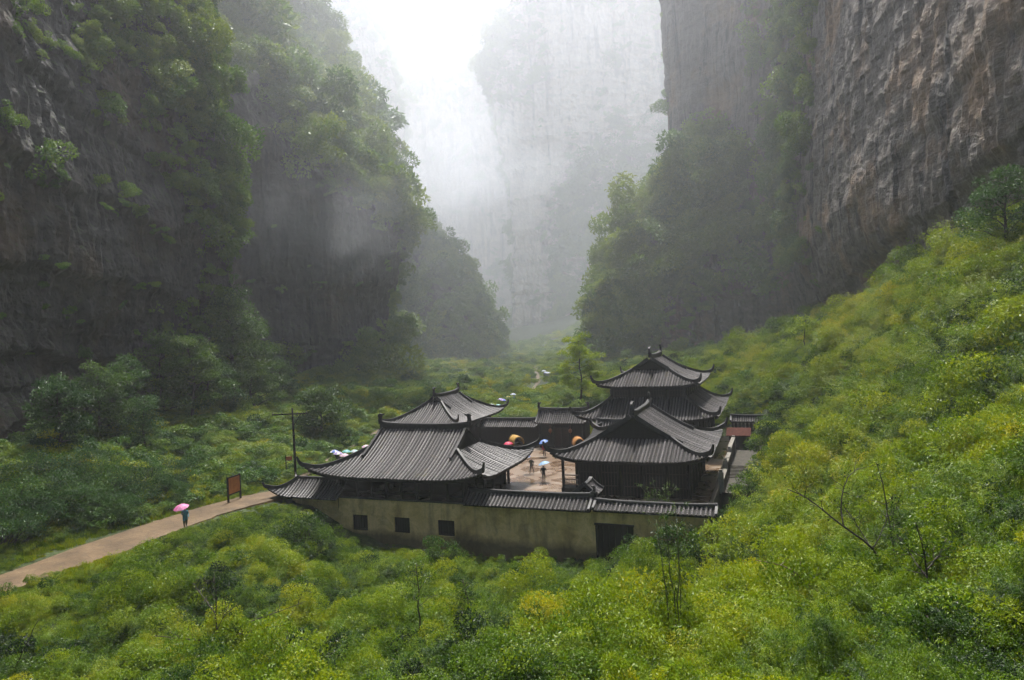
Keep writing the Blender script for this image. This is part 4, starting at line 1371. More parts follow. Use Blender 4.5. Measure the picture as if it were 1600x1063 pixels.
MB().box(((door[0] + door[1]) / 2, .12, door[3] - .08), (door[1] - door[0] + .2, .4, .18)).box((door[0] + .04, .14, -2.5), (.14, .34, 4.1)).box((door[1] - .04, .14, -2.5), (.14, .34, 4.1)).build('door_frame', [M['wood']], pw)
MB().box((0.4, .2, 4.0)if False else (8.0, 5.6, -.42), (39, 11.0, .1)).build('fill', [M['stone']], pw)
bpy.data.objects.remove([o for o in bpy.data.objects if o.name.startswith('fill')][0])
# roofs along the wall top
def coping(u0, u1, v, ze, zr, D, label, fin=True, ridge_h=.3, back=.8):
    o = bld('wall_coping', (u0 + u1) / 2, v, False, label, 'roof')
    gable_roof(o, u1 - u0, D, ze, zr, .34, ridge_h=ridge_h, fin=fin, back=back)
    MB().box((0, -.1, ze - .12), (u1 - u0 - .1, D * 1.1, .24)).build('eave_beam', [M['wood']], o)
    return o
coping(7.0, 18.15, VW + .6, .72, 1.5, 1.45, 'long tiled coping on the wall between the two halls', fin=False, back=1.2)
coping(18.45, 28.0, VW + .3, .82, 1.25, 1.05, 'lower tiled coping on the wall in front of the right hall', fin=False, ridge_h=.22, back=.8)
fb = bld('ridge_block', 18.25, VW + .6, False, 'dark upturned end block where the two wall copings meet', 'ornament')
MB().box((0, 0, 1.35), (.5, .5, 1.3)).build('block', [M['ridge']], fb)
f2 = MB(); finial(f2, (0, 0, 1.95), (1, 0, 0), .55); f2.build('finial', [M['ridge']], fb)

# left low roof with an upturned corner
lw = bld('wing_roof', -9.6, VW + .95, False, 'low tiled wing roof with upturned corner left of the podium wall', 'roof')
def wing():
    L0, L1, D = -4.1, 3.7, 2.1
    ze, zr = .62, 1.95
    def P(x, t):
        c = max(0, (-x - 1.6) / 2.5)
        hipcut = 0
        return (x, -D * (1 - t), ze + (zr - ze) * gprof(t) + .75 * c ** 2.2 * (1 - t) ** 1.2 - 0)
    mb = MB()
    G = []
    for x in np.linspace(L0, L1, 26):
        tm = 1.0 if x > L0 + D else max(.03, (x - L0) / D)
        G.append([P(x, tm * k / 6) for k in range(7)])
    mb.grid(G)
    S_ = []
    for y in np.linspace(-D, D, 16):
        m = min(D - abs(y), D)
        S_.append([(L0 + max(.02, m) * k / 6, y, ze + (zr - ze) * gprof(max(.02, m) * k / 6 / D) + .75 * max(0, (-(L0 + m * k / 6) - 1.6) / 2.5) ** 2.2 * (abs(y) / D) ** 1.2) for k in range(7)])
    mb.grid(S_)
    mb.grid([[(x, D * (1 - k / 6), ze + (zr - ze) * gprof(k / 6)) for k in range(7)] for x in np.linspace(L0 + D, L1, 8)])
    roof = mb.build('roof', [M['pan']], lw, True, True)
    md = roof.modifiers.new('thick', 'SOLIDIFY'); md.thickness = .12; md.offset = -1
    n = int((L1 - L0) / .34)
    for i in range(n + 1):
        x = L0 + .2 + i * (L1 - L0 - .3) / n
        tm = 1.0 if x > L0 + D else (x - L0) / D
        if tm < .15: continue
        link('tile_row', rib_mesh([np.array(P(x, -.04 if k == 0 else tm * k / 6)) + (0, 0, .02) for k in range(7)], (0, -.4, 1)), roof)
    rb = MB(); rb.sweep([(x, 0, zr - .08) for x in np.linspace(L0 + D, L1, 6)], [.3] * 6, [.32] * 6); rb.build('ridge', [M['ridge']], roof)
    for sy in (-1, 1):
        path = []
        for k in range(12):
            e = D * (1 - k / 11)
            x = L0 + e
            path.append(Vector((x, sy * (D - e), ze + (zr - ze) * gprof(e / D) + .75 * max(0, (-x - 1.6) / 2.5) ** 2.2 * (1 - e / D) ** 1.2)))
        path += curl_path(path[-1], Vector((-1, sy, 0)).normalized(), reach=.5, rise=.6)
        hb = MB(); hb.sweep(path, [.26] * 12 + [.25, .23, .2, .17, .13, .08], [.34] * 12 + [.36, .36, .32, .28, .22, .14]); hb.build('hip_ridge', [M['ridge']], roof)
wing()

# courtyard floor, side passage with steps
cf = MB().box((7.4, 15.9, -.25), (38.6, 41.5, .5)).build('courtyard', [M['paving']])
cf.location = wor(0, 0, 0); cf.rotation_euler = (0, 0, -TH)
tag(cf, 'wet brown paved courtyard between the halls', kind='structure')

sp = bld('stone_passage', 28.7, 18, False, 'narrow stone passage with steps and parapets along the right hall', 'passage')
MB().box((.4, -9.5, -.9), (3.2, 6.0, 1.4)).build('landing', [M['stone']], sp)
for i in range(10):
    MB().box((.4, -6.3 + i * .34, -.95 + i * .075), (3.2, .36, 1.5)).build('step', [M['stone']], sp)
MB().box((.4, 7.2, -.62), (3.2, 20.5, 1.5)).build('landing', [M['stone']], sp)
for y0, y1, z in ((-12, -6.5, .1), (-6.2, 0, .55), (.3, 7.5, .95)):
    MB().box((-1.25, (y0 + y1) / 2, z), (.3, y1 - y0, 1.3)).build('parapet', [M['stone']], sp)
    MB().box((-1.25, (y0 + y1) / 2, z + .68), (.42, y1 - y0 + .1, .1)).build('parapet_cap', [M['stone_pale']], sp)
    MB().box((1.9, (y0 + y1) / 2, z - .3), (.4, y1 - y0, 1.5)).build('parapet', [M['stone']], sp)
for y in (-12, -6.35, .15, 7.6):
    MB().box((-1.25, y, .6), (.45, .45, 2.0)).box((-1.25, y, 1.7), (.3, .3, .25)).build('pillar', [M['stone_pale']], sp)
sg_ = bld('side_shed', 28.0, 27.6, False, 'little shed with a reddish sloping roof beside the tower', 'shed')
MB().box((0, 0, .9), (2.2, 2.4, 1.9)).build('wall', [M['stone']], sg_)
MB().add([(-1.4, -1.5, 1.75), (1.4, -1.5, 1.75), (1.4, 0, 2.5), (-1.4, 0, 2.5), (1.4, 1.5, 1.75), (-1.4, 1.5, 1.75), (-1.4, -1.5, 1.65), (1.4, -1.5, 1.65), (1.4, 1.5, 1.65), (-1.4, 1.5, 1.65)], [(0, 1, 2, 3), (3, 2, 4, 5), (6, 9, 8, 7), (0, 6, 7, 1), (4, 8, 9, 5), (1, 7, 8, 4, 2), (0, 3, 5, 9, 6)]).build('roof', [simple('roof_red', (.05, .018, .013), (.10, .038, .028), 4, .9, .1)], sg_)

# small bits by the right hall: balustrade, tiny porch roof, corridor corner
vr = bld('veranda', 14.5, 1.2, False, 'wooden balustrade and post at the left corner of the right hall', 'veranda')
MB().box((-.75, 0, 1.6), (.22, .22, 3.4)).build('post', [M['wood']], vr)
MB().box((.75, 0, 1.2), (.12, .12, 1.5)).build('post', [M['wood_red']], vr)
for z in (1.05, 1.5, 1.9): MB().box((0, 0, z), (1.5, .09, .1)).build('rail', [simple('rail_wet', (.2, .12, .09), (.42, .32, .27), 5, .3)], vr)
for i in range(9): MB().box((-.6 + i * .15, 0, 1.28), (.05, .05, .36)).build('baluster', [M['stone_pale']], vr)
MB().box((0, .6, .2), (1.9, 1.4, 1.0)).build('plinth', [M['stone']], vr)
pr = bld('porch_roof', 17.1, -2.6, True, 'tiny gabled porch roof behind the wall coping by the right hall', 'roof')
gable_roof(pr, 2.2, 1.05, 1.35, 2.15, .3, ridge_h=.15, fin=False)
for x in (-.9, .9): MB().box((x, 0, .6), (.15, 1.4, 1.4)).build('post', [M['wood']], pr)
cr = bld('corridor', 15.0, 17.6, False, 'low corridor roof corner between the right hall and the tower', 'corridor')
gable_roof(cr, 4.0, 1.3, 3.7, 4.6, .32, ridge_h=.3, fin=False)
MB().box((0, 0, 1.6), (3.6, 1.6, 4.2)).build('wall', [M['wood']], cr)
hb = MB(); hb.sweep([Vector((-1.4, -.4, 4.2)), Vector((-1.7, -.8, 4.05)), Vector((-2.0, -1.2, 4.0))] + curl_path((-2.0, -1.2, 4.0), (-.7, -.7, 0)), [.26, .26, .26, .25, .23, .2, .17, .13, .08], [.34] * 3 + [.36, .36, .32, .28, .22, .14]); hb.build('hip_ridge', [M['ridge']], cr)

# ------------------------------------------------------------------ single trees, shrubs and bare branches
def gz(x, y): return float(ground_z(np.array([float(x)]), np.array([float(y)]))[0])
def on_ground(px, py, h=0.0, y0=8.0, y1=260.0):
    """point where the sight line through a photo pixel comes h metres above the ground"""
    r = ray(px, py)
    Ys = np.arange(y0, y1, .5)
    t = Ys / r[1]
    X = r[0] * t; Z = EYE + r[2] * t
    g = ground_z(X, Ys)
    k = np.where(Z <= g + h)[0]
    i = k[0] if len(k) else len(Ys) - 1
    return np.array([X[i], Ys[i], g[i]])

def bez(p0, p1, bend, n, rng, wob=.03):
    p0, p1 = np.array(p0, float), np.array(p1, float)
    L = np.linalg.norm(p1 - p0)
    t = np.linspace(0, 1, n)[:, None]
    return p0 * (1 - t) + p1 * t + np.array(bend) * (t * (1 - t) * 4) + rng.normal(size=(n, 3)) * wob * L * t * (1 - t) * 2

def leaf_cloud(name, blobs, n, leaf, mat, rng, parent, shell=.35, wide=.5, hang=.25):
    C, d, t = crown_points(rng, n, np.array(blobs), shell)
    D = unit(d * .6 + rnd_dirs(n, rng) * .7 + np.array([0, 0, -hang]))
    N = unit(d * .6 + rnd_dirs(n, rng) * .6 + np.array([0, 0, .5]))
    L = leaf * rng.uniform(.65, 1.35, n)
    return link(name, leaf_mesh(name, C, D, N, L, L * wide * rng.uniform(.8, 1.2, n), t, mat), parent)

def tree(name, label, base, h, cr, seed, mat, n=3000, leaf=.14, lean=(0, 0), trunk=.14, limbs=12, low=.3, bark='bark', group=None, blob=.42, cz=1.0, flat=1.0):
    rng = np.random.default_rng(seed)
    root = empty(name, base); tag(root, label, 'tree' if 'tree' in name or 'sapling' in name or 'conifer' in name else 'shrub', group)
    top = np.array([lean[0], lean[1], h])
    P = bez((0, 0, -.3), top, (rng.normal() * .04 * h, rng.normal() * .04 * h, 0), 9, rng)
    tb = MB(); tb.tube(P, [trunk * (1 - .85 * i / 8) + .012 for i in range(9)], 7)
    tb.build('trunk', [M[bark]], root, True)
    blobs = []
    lb = MB()
    for i in range(limbs):
        s = low + (1 - low) * (i + rng.random() * .6) / limbs
        s = min(s, .98)
        k = s * 8; j = int(min(k, 7)); p = P[j] + (P[j + 1] - P[j]) * (k - j)
        az = i * 2.4 + rng.normal() * .4
        rr = cr * (1 - .55 * ((s - low) / (1 - low)) ** 1.5) * rng.uniform(.55, 1.0)
        e = p + np.array([math.cos(az) * rr, math.sin(az) * rr, rr * rng.uniform(.1, .55) * cz])
        Q = bez(p, e, (0, 0, .08 * rr), 5, rng, .05)
        lb.tube(Q, [trunk * .38 * (1 - .8 * q / 4) * (1 - .5 * s) + .006 for q in range(5)], 5)
        for q in (.55, .8, 1.0):
            c = p + (e - p) * q + rng.normal(size=3) * .12 * cr
            blobs.append([*c, cr * blob * rng.uniform(.55, 1.0) * (.6 + .4 * q)])
    blobs.append([*top, cr * blob * .8])
    lb.build('limb', [M[bark]], root, True)
    bl = np.array(blobs)
    C = leaf_cloud('crown', bl, n, leaf, mat, rng, root)
    return root

def bare_tree(name, label, base, P, r0, seed, twigs=14, mat='bark', tl=1.2, cat='tree', leaves=0):
    """P: list of main stem polylines (relative points) each with a radius factor"""
    rng = np.random.default_rng(seed)
    root = empty(name, base); tag(root, label, cat)
    tips = []
    for k, (pts, f) in enumerate(P):
        pts = catmull(np.array(pts, float), 14)
        pts = pts + rng.normal(size=pts.shape) * .02 * np.linspace(0, 1, 14)[:, None]
        tb = MB(); tb.tube(pts, [r0 * f * (1 - .82 * i / 13) + .006 for i in range(14)], 6)
        tb.build('trunk' if k == 0 else 'branch', [M[mat]], root, True)
        tw = MB()
        for q in range(twigs):
            i = rng.integers(4, 13)
            p = pts[i]; t = unit((pts[min(i + 1, 13)] - pts[i - 1])[None])[0]
            d = unit((t * .6 + rnd_dirs(1, rng)[0] * .9 + np.array([0, 0, .3]))[None])[0]
            e = p + d * tl * rng.uniform(.3, 1.0)
            Q = bez(p, e, rng.normal(size=3) * .06 * tl, 5, rng, .06)
            tw.tube(Q, [r0 * f * .3 * (1 - .8 * j / 4) + .004 for j in range(5)], 4)
            tips.append(e); tips.append(Q[3])
            for z in range(2):
                e2 = e + unit((d + rnd_dirs(1, rng)[0] * .8)[None])[0] * tl * .35
                tw.tube([Q[3], (Q[3] + e2) / 2 + rng.normal(size=3) * .03, e2], [.008, .006, .003], 3)
                tips.append(e2)
        tw.build('twigs', [M[mat]], root)
    if leaves:
        T = np.array(tips); k = rng.integers(0, len(T), leaves)
        C = T[k] + rng.normal(size=(leaves, 3)) * .12
        L = .11 * rng.uniform(.7, 1.3, leaves)
        link('leaves', leaf_mesh('leaves', C, rnd_dirs(leaves, rng) + np.array([0, 0, -.4]), rnd_dirs(leaves, rng) + np.array([0, 0, .8]), L, L * .4, rng.random(leaves), M['leaf_fg']), root)
    return root

def bush(name, label, base, w, h, seed, mat, n=2600, leaf=.11, wide=.45, group=None, hang=.25, nb=None):
    rng = np.random.default_rng(seed)
    root = empty(name, base); tag(root, label, 'shrub', group)
    nb = nb or int(10 + 5 * w)
    blobs = []
    sm = MB()
    for i in range(nb):
        az = rng.uniform(0, 6.28); rr = w / 2 * math.sqrt(rng.random()) * .85
        z = h * (1 - .75 * (rr / (w / 2)) ** 2) * rng.uniform(.35, .85)
        c = np.array([math.cos(az) * rr, math.sin(az) * rr, z])
        blobs.append([*c, w * .16 * rng.uniform(.7, 1.35)])
        sm.tube(bez((rng.normal() * .06 * w, rng.normal() * .06 * w, -.2), c, (0, 0, .05 * h), 5, rng, .05), [.025 * (1 - .7 * q / 4) + .006 for q in range(5)], 4)
    sm.build('stems', [M['bark']], root, True)
    leaf_cloud('foliage', blobs, n, leaf, mat, rng, root, .3, wide, hang)
    return root

def bamboo(name, label, base, culms, seed, spray_n=26, leaf=.17, sprays_from=.55):
    rng = np.random.default_rng(seed)
    root = empty(name, base); tag(root, label, 'bamboo')
    Cs, Ds, Ns = [], [], []
    for (x, y, h, lx, ly) in culms:
        P = bez((x, y, -.2), (x + lx, y + ly, h), (-lx * .25, -ly * .25, .0), 10, rng, .012)
        MB().tube(P, [.028 * (1 - .75 * i / 9) + .006 for i in range(10)], 6).build('culm', [M['culm']], root, True)
        for k in range(spray_n):
            s = rng.uniform(sprays_from, 1.0); q = s * 9; j = int(min(q, 8)); p = P[j] + (P[j + 1] - P[j]) * (q - j)
            az = rng.uniform(0, 6.28); rr = rng.uniform(.15, .75) * (1.25 - s * .6)
            e = p + np.array([math.cos(az) * rr, math.sin(az) * rr, rng.uniform(-.15, .3)])
            MB_tw.append((root, p, e))
            for f in range(rng.integers(5, 9)):
                t = rng.uniform(.35, 1.05)
                Cs.append(p + (e - p) * t); Ds.append((e - p) / (rr + .05) * .6 + rng.normal(size=3) * .45 + np.array([0, 0, -.5])); Ns.append(np.array([0, 0, 1]) + rng.normal(size=3) * .4)
    tw = MB()
    for (r_, p, e) in MB_tw: tw.tube([p, (p + e) / 2 + (0, 0, .05), e], [.006, .005, .003], 3)
    MB_tw.clear()
    tw.build('twigs', [M['culm']], root)
    n = len(Cs); L = leaf * rng.uniform(.6, 1.3, n)
    link('foliage', leaf_mesh('foliage', np.array(Cs), unit(np.array(Ds)), unit(np.array(Ns)), L, L * .17, rng.random(n), M['leaf_fg'], .25), root)
    return root
MB_tw = []

def rel(base, pts, Y=None):
    return pts

# -- foreground
def px_rel(base, pts):
    """photo pixels -> points relative to base, in the vertical plane through the base facing the viewer"""
    return [tuple(at(p[0], p[1], base[1] + (p[2] if len(p) > 2 else 0)) - np.array(base)) for p in pts]
B = on_ground(340, 1045, 0.3, 12)
bare_tree('bare_sapling', 'leafless dark sapling with long side branches in the foreground on the left', B,
    [(px_rel(B, [(340, 1060), (339, 1010), (338, 955), (335, 902)]), 1.0),
     (px_rel(B, [(338, 1010), (315, 1002, -.4), (285, 998, -.8), (238, 994, -1.2)]), .6), (px_rel(B, [(340, 1005), (360, 985, .5), (395, 970, 1), (430, 958, 1.4), (478, 940, 1.8)]), .65),
     (px_rel(B, [(340, 1008), (370, 992, -.3), (410, 982, -.6), (448, 976, -.9)]), .5), (px_rel(B, [(338, 960), (326, 945, .3), (312, 925, .6), (303, 912, .8)]), .5), (px_rel(B, [(339, 985), (352, 960, -.3), (372, 945, -.5)]), .35)], .06, 1, 9, tl=.8)
B = on_ground(658, 1038, 0.2, 12)
tree('slender_sapling', 'slender dark stemmed sapling with a loose leafy top in the foreground centre', B, (at(662, 880, B[1]) - B)[2], 1.25, 2, M['leaf_fg'], 1500, .10, trunk=.05, limbs=9, low=.62)
B = on_ground(728, 1012, 0.2, 14)
tree('leafy_sapling', 'small forked leafy sapling right of the slender sapling', B, (at(735, 905, B[1]) - B)[2], 1.3, 3, M['leaf_fg'], 2200, .10, trunk=.045, limbs=10, low=.45)
B = on_ground(688, 893, 0.5, 30)
bush('bright_bush', 'bright yellow green bush reaching up in front of the third window', B + (0, -.6, 0), 4.4, (at(690, 826, B[1]) - B)[2], 4, M['leaf_fg'], 5200, .17)
B = on_ground(470, 850, 0.8, 30)
bush('rounded_bush', 'large rounded olive bush at the left end of the podium wall', B, 6.0, 3.4, 5, M['leaf_fg'], 6000, .16)
B = on_ground(378, 845, 0.8, 30)
bush('rounded_bush', 'low grassy bush beside the lower edge of the footpath', B, 6.4, 2.4, 6, M['leaf_fg'], 6000, .15, .3)
B = on_ground(1052, 1062, 0.2, 12)
cul = []
for (xb, xt, yt, dd) in ((1062, 1037, 800, 0), (1048, 1025, 812, .4), (1070, 1055, 790, .7), (1064, 1058, 820, -.4)):
    p0 = at(xb, 1062, B[1] + dd); p1 = at(xt, yt, B[1] + dd + .5)
    cul.append((p0[0] - B[0], p0[1] - B[1], p1[2] - B[2], p1[0] - p0[0], p1[1] - p0[1]))
bamboo('tall_bamboo', 'four thin tall bamboo stems with feathery tops in front of the wall', B, cul, 7, 34, .16, .5)
B = on_ground(1025, 800, 0.5, 40); B = np.array([*wor(23.2, -4.2)[:2], -.4])
bamboo('bamboo_spray', 'drooping bamboo spray in front of the dark right hall', B, [(0, 0, 3.0, -1.3, .2), (.2, .1, 3.5, -.4, .2), (.4, 0, 3.2, .6, 0), (.1, .3, 2.7, -.9, -.2), (.5, .1, 2.8, 1.2, 0)], 8, 16, .26, .4)
B = on_ground(1395, 925, 0.3, 12)
bare_tree('bare_tree', 'crooked leafless tree arching over the thicket on the right', B,
    [(px_rel(B, [(1392, 930), (1382, 890), (1365, 860), (1340, 838), (1310, 818), (1285, 795), (1255, 775), (1230, 765)]), 1.0),
     (px_rel(B, [(1405, 915), (1398, 870, .3), (1392, 830, .5), (1385, 790, .7), (1378, 750, .9), (1368, 722, 1.1)]), .8), (px_rel(B, [(1318, 822), (1314, 795, .3), (1318, 765, .5), (1328, 742, .7), (1342, 732, .9)]), .55),
     (px_rel(B, [(1360, 855), (1345, 830, .5), (1330, 808, .8), (1320, 795, 1.2)]), .4), (px_rel(B, [(1364, 858), (1378, 830, .2), (1386, 805, .3)]), .4)], .045, 9, 7, tl=.8, leaves=300)
B = on_ground(1455, 965, 0.3, 12)
bare_tree('bare_tree', 'thin dark upright stem right of the crooked leafless tree', B,
    [(px_rel(B, [(1458, 975), (1452, 930), (1448, 890), (1440, 850), (1430, 815)]), 1.0), (px_rel(B, [(1450, 905), (1432, 880, .4), (1420, 862, .8)]), .6), (px_rel(B, [(1449, 890), (1468, 865, .2), (1480, 840, .4)]), .5)], .035, 10, 6, tl=.6, leaves=500)
B = on_ground(1310, 952, 0.5, 12)
bare_tree('dead_bough', 'pale fallen bough curving through the thicket on the lower right', B,
    [(px_rel(B, [(1312, 955), (1290, 935), (1262, 912), (1240, 892), (1215, 882), (1182, 876)]), 1.0), (px_rel(B, [(1305, 950), (1280, 948, .4), (1250, 953, .8)]), .6)], .05, 11, 3, 'bark_pale', .5, 'branch')
B = on_ground(18, 1064, 0.2, 10)
bare_tree('dead_stick', 'dead leaning stick at the lower left corner', B, [(px_rel(B, [(15, 1064), (28, 1035), (42, 1005), (60, 968)]), 1.0)], .035, 12, 3, 'bark', .35, 'branch')
B = on_ground(282, 1056, 0.5, 10)
bush('orange_bush', 'low bush with orange leaves at the foot of the leafless sapling', B, 2.0, 1.0, 13, M['leaf_orange'], 900, .10)
for i, (px, py, w, h, lab) in enumerate(((545, 1035, 2.4, 1.9, 'glossy long leaved shrub at the bottom edge left of the slender sapling'), (920, 1040, 2.4, 1.6, 'glossy shrub with pale glinting leaves at the bottom edge in the middle'), (180, 985, 3.2, 1.3, 'low leafy shrub in the grass left of the leafless sapling'),
        (1560, 860, 3.0, 2.2, 'broad leaved green shrub at the right edge'), (1500, 1010, 2.6, 1.5, 'dense green shrub in the lower right corner'), (1240, 1000, 2.6, 1.5, 'reddish tinged shrub below the pale fallen bough'))):
    B = on_ground(px, py, .4, 10)
    bush('glossy_shrub', lab, B, w, h, 20 + i, M['leaf_orange' if False else 'leaf_fg'], 1900, .15, .3, hang=.1)
B = np.array([*wor(27.6, -7.6)[:2], 0]); B[2] = gz(B[0], B[1])
bush('bright_bush', 'bright yellow green bush at the right corner of the right hall', B + (.5, 0, 0), 5.0, 4.2, 30, M['leaf_young'], 5200, .17)
B = on_ground(1010, 870, .4, 30)
bush('dark_bush', 'deep green bush covering the foot of the dark wall door', B, 4.2, 2.2, 31, M['leaf_tree'], 4200, .17)
for i, (px, py, w, h, lab) in enumerate(((822, 872, 1.6, 1.5, 'small lone bush at the foot of the ochre wall'), (1210, 700, 5.0, 4.0, 'feathery yellow green clump at the edge of the hillside beside the passage'), (1245, 765, 4.5, 3.2, 'bright leafy clump on the lower hillside right of the passage'))):
    B = on_ground(px, py, .3, 30)
    bush('hillside_bush', lab, B, w, h, 33 + i, M['leaf_young' if i else 'leaf_fg'], 4200 if i else 1100, .2 if i else .14)
B = on_ground(1575, 400, 1.0, 40)
tree('hillside_tree', 'dark green tree standing at the top of the hillside on the right edge', B, 7.5, 3.4, 40, M['leaf_tree'], 8000, .2, trunk=.16, limbs=16, low=.25)
B = on_ground(1262, 560, .5, 60)
tree('young_tree', 'young tree with pale yellow leaves where the hillside meets the cliff', B, 6.0, 2.6, 41, M['leaf_young'], 1700, .28, trunk=.1, limbs=10, low=.4)
for i, (u_, v_, w, h, lab) in enumerate(((30.6, 4.0, 4.6, 4.2, 'lush bush leaning over the near end of the stone passage'), (31.3, 10.5, 4.6, 4.6, 'tall bright bush pressing against the middle of the stone passage'), (31.6, 17.5, 5.0, 5.0, 'bright bush overhanging the passage steps beside the hillside'), (32.6, 25.5, 5.0, 4.6, 'bush filling the corner beyond the little shed'), (27.8, 0.5, 3.4, 2.6, 'low bush at the mouth of the stone passage'), (22.6, -8.6, 4.6, 4.0, 'leafy bush hiding the right part of the dark wall door'), (25.6, -8.2, 4.8, 4.6, 'tall leafy bush in front of the right end of the ochre wall'))):
    B = wor(u_, v_); B[2] = gz(B[0], B[1])
    bush('hillside_bush', lab, B, w, h, 70 + i, M['leaf_fg'], 5000, .2)
# -- behind the courtyard and along the left
B = np.array([*at(908, 640, 116)[:2], 0]); B[2] = gz(B[0], B[1])
tree('light_green_tree', 'airy light green tree standing behind the gatehouse', B, (at(905, 532, B[1])[2] - B[2]), 4.6, 42, M['leaf_young'], 9000, .30, trunk=.2, limbs=22, low=.28, cz=.3, blob=.30)
B = np.array([*at(365, 640, 108)[:2], 0]); B[2] = gz(B[0], B[1])
tree('tall_tree', 'tall dense tree at the corner of the left rock wall', B, (at(350, 475, 108)[2] - B[2]), 7.2, 43, M['leaf_mid'], 20000, .36, trunk=.4, limbs=26, low=.12)
B = np.array([*at(300, 700, 92)[:2], 0]); B[2] = gz(B[0], B[1])
tree('leafy_tree', 'dark leafy tree below the tall tree against the rock wall', B, 10.5, 4.6, 44, M['leaf_mid'], 12000, .3, trunk=.25, limbs=18, low=.15)
B = np.array([*at(232, 745, 76)[:2], 0]); B[2] = gz(B[0], B[1])
tree('small_conifer', 'small dark conifer standing behind the bushes by the footpath', B, 6.2, 1.9, 45, M['leaf_tree'], 4500, .2, trunk=.14, limbs=22, low=.08, cz=-.4)
B = np.array([*at(505, 705, 98)[:2], 0]); B[2] = gz(B[0], B[1])
tree('pale_leaved_tree', 'low spreading tree with pale leaves right of the wooden pole', B, 6.5, 4.4, 46, M['leaf_mid'], 12000, .3, trunk=.2, limbs=16, low=.2)
for i, (px, py, Yb, h, cr, lab) in enumerate(((95, 705, 66, 7.0, 3.2, 'dark tree in front of the ochre rock at the far left'), (160, 700, 74, 8.0, 3.4, 'dark tree against the rock wall, second from the far left'), (205, 690, 80, 9.0, 3.6, 'dark tree against the rock wall behind the small conifer'), (262, 680, 90, 10.0, 4.0, 'dark tree against the rock wall left of the dark leafy tree'), (330, 668, 100, 9.0, 4.2, 'bushy tree filling the gap below the tall tree'), (405, 655, 106, 7.5, 4.0, 'bushy tree right of the tall tree at the valley edge'), (440, 640, 118, 7.0, 4.0, 'low tree on the valley edge above the wooden pole'))):
    B = np.array([*at(px, py, Yb)[:2], 0]); B[2] = gz(B[0], B[1])
    tree('valley_tree', lab, B, h, cr, 120 + i, M['leaf_mid' if i % 2 else 'leaf_tree'], 9000, .26, trunk=.2, limbs=18, low=.1, group='trees along the foot of the left wall')
spots = [(20, 850, 5.5, 3.6, 'dark bush at the left edge of the photo, front row beside the footpath'), (75, 830, 5.0, 3.4, 'second dark bush from the left in the front row along the footpath'), (130, 808, 5.2, 3.6, 'third dark bush from the left in the front row along the footpath'), (30, 790, 6, 4.0, 'tall dark bush at the left edge behind the front row'), (105, 770, 6, 4.2, 'second tall dark bush from the left behind the front row'), (175, 795, 4.6, 3.0, 'fourth dark bush from the left in the front row along the footpath'), (165, 755, 6, 4.0, 'third tall dark bush from the left behind the front row'), (215, 780, 4.4, 2.8, 'fifth dark bush from the left in the front row along the footpath'), (225, 745, 6, 4.2, 'tall dark bush just below the small conifer'), (262, 770, 4.0, 2.6, 'small dark bush ending the front row near the walker'), (60, 745, 6, 4.0, 'dark bush against the foot of the rock wall on the far left'), (280, 745, 5, 3.4, 'dark bush behind the walker, right of the small conifer'), (120, 735, 6, 4.2, 'dark bush against the foot of the rock wall, left of the small conifer')]
for i, (px, py, w, h, lab) in enumerate(spots):
    B = on_ground(px, py, h * .35, 35)
    if path_dist(np.array([B[0]]), np.array([B[1]]))[0] < w * .42:
        B[0] -= w * .35; B[1] += w * .25; B[2] = gz(B[0], B[1])
    bush('path_bush', lab, B, w, h, 50 + i, M['leaf_tree'], 3800, .17, .4, 'bushes along the far side of the footpath')

# ------------------------------------------------------------------ people and umbrellas
PEOPLE_MAT = {}
def cm(c, rough=.6, trans=0.0):
    k = (c, rough, trans)
    if k not in PEOPLE_MAT: PEOPLE_MAT[k] = cloth('cloth', c, rough, trans)
    return PEOPLE_MAT[k]
SKIN = cloth('skin', (.45, .27, .19), .55)
HAIR = cloth('hair', (.018, .014, .012), .5)

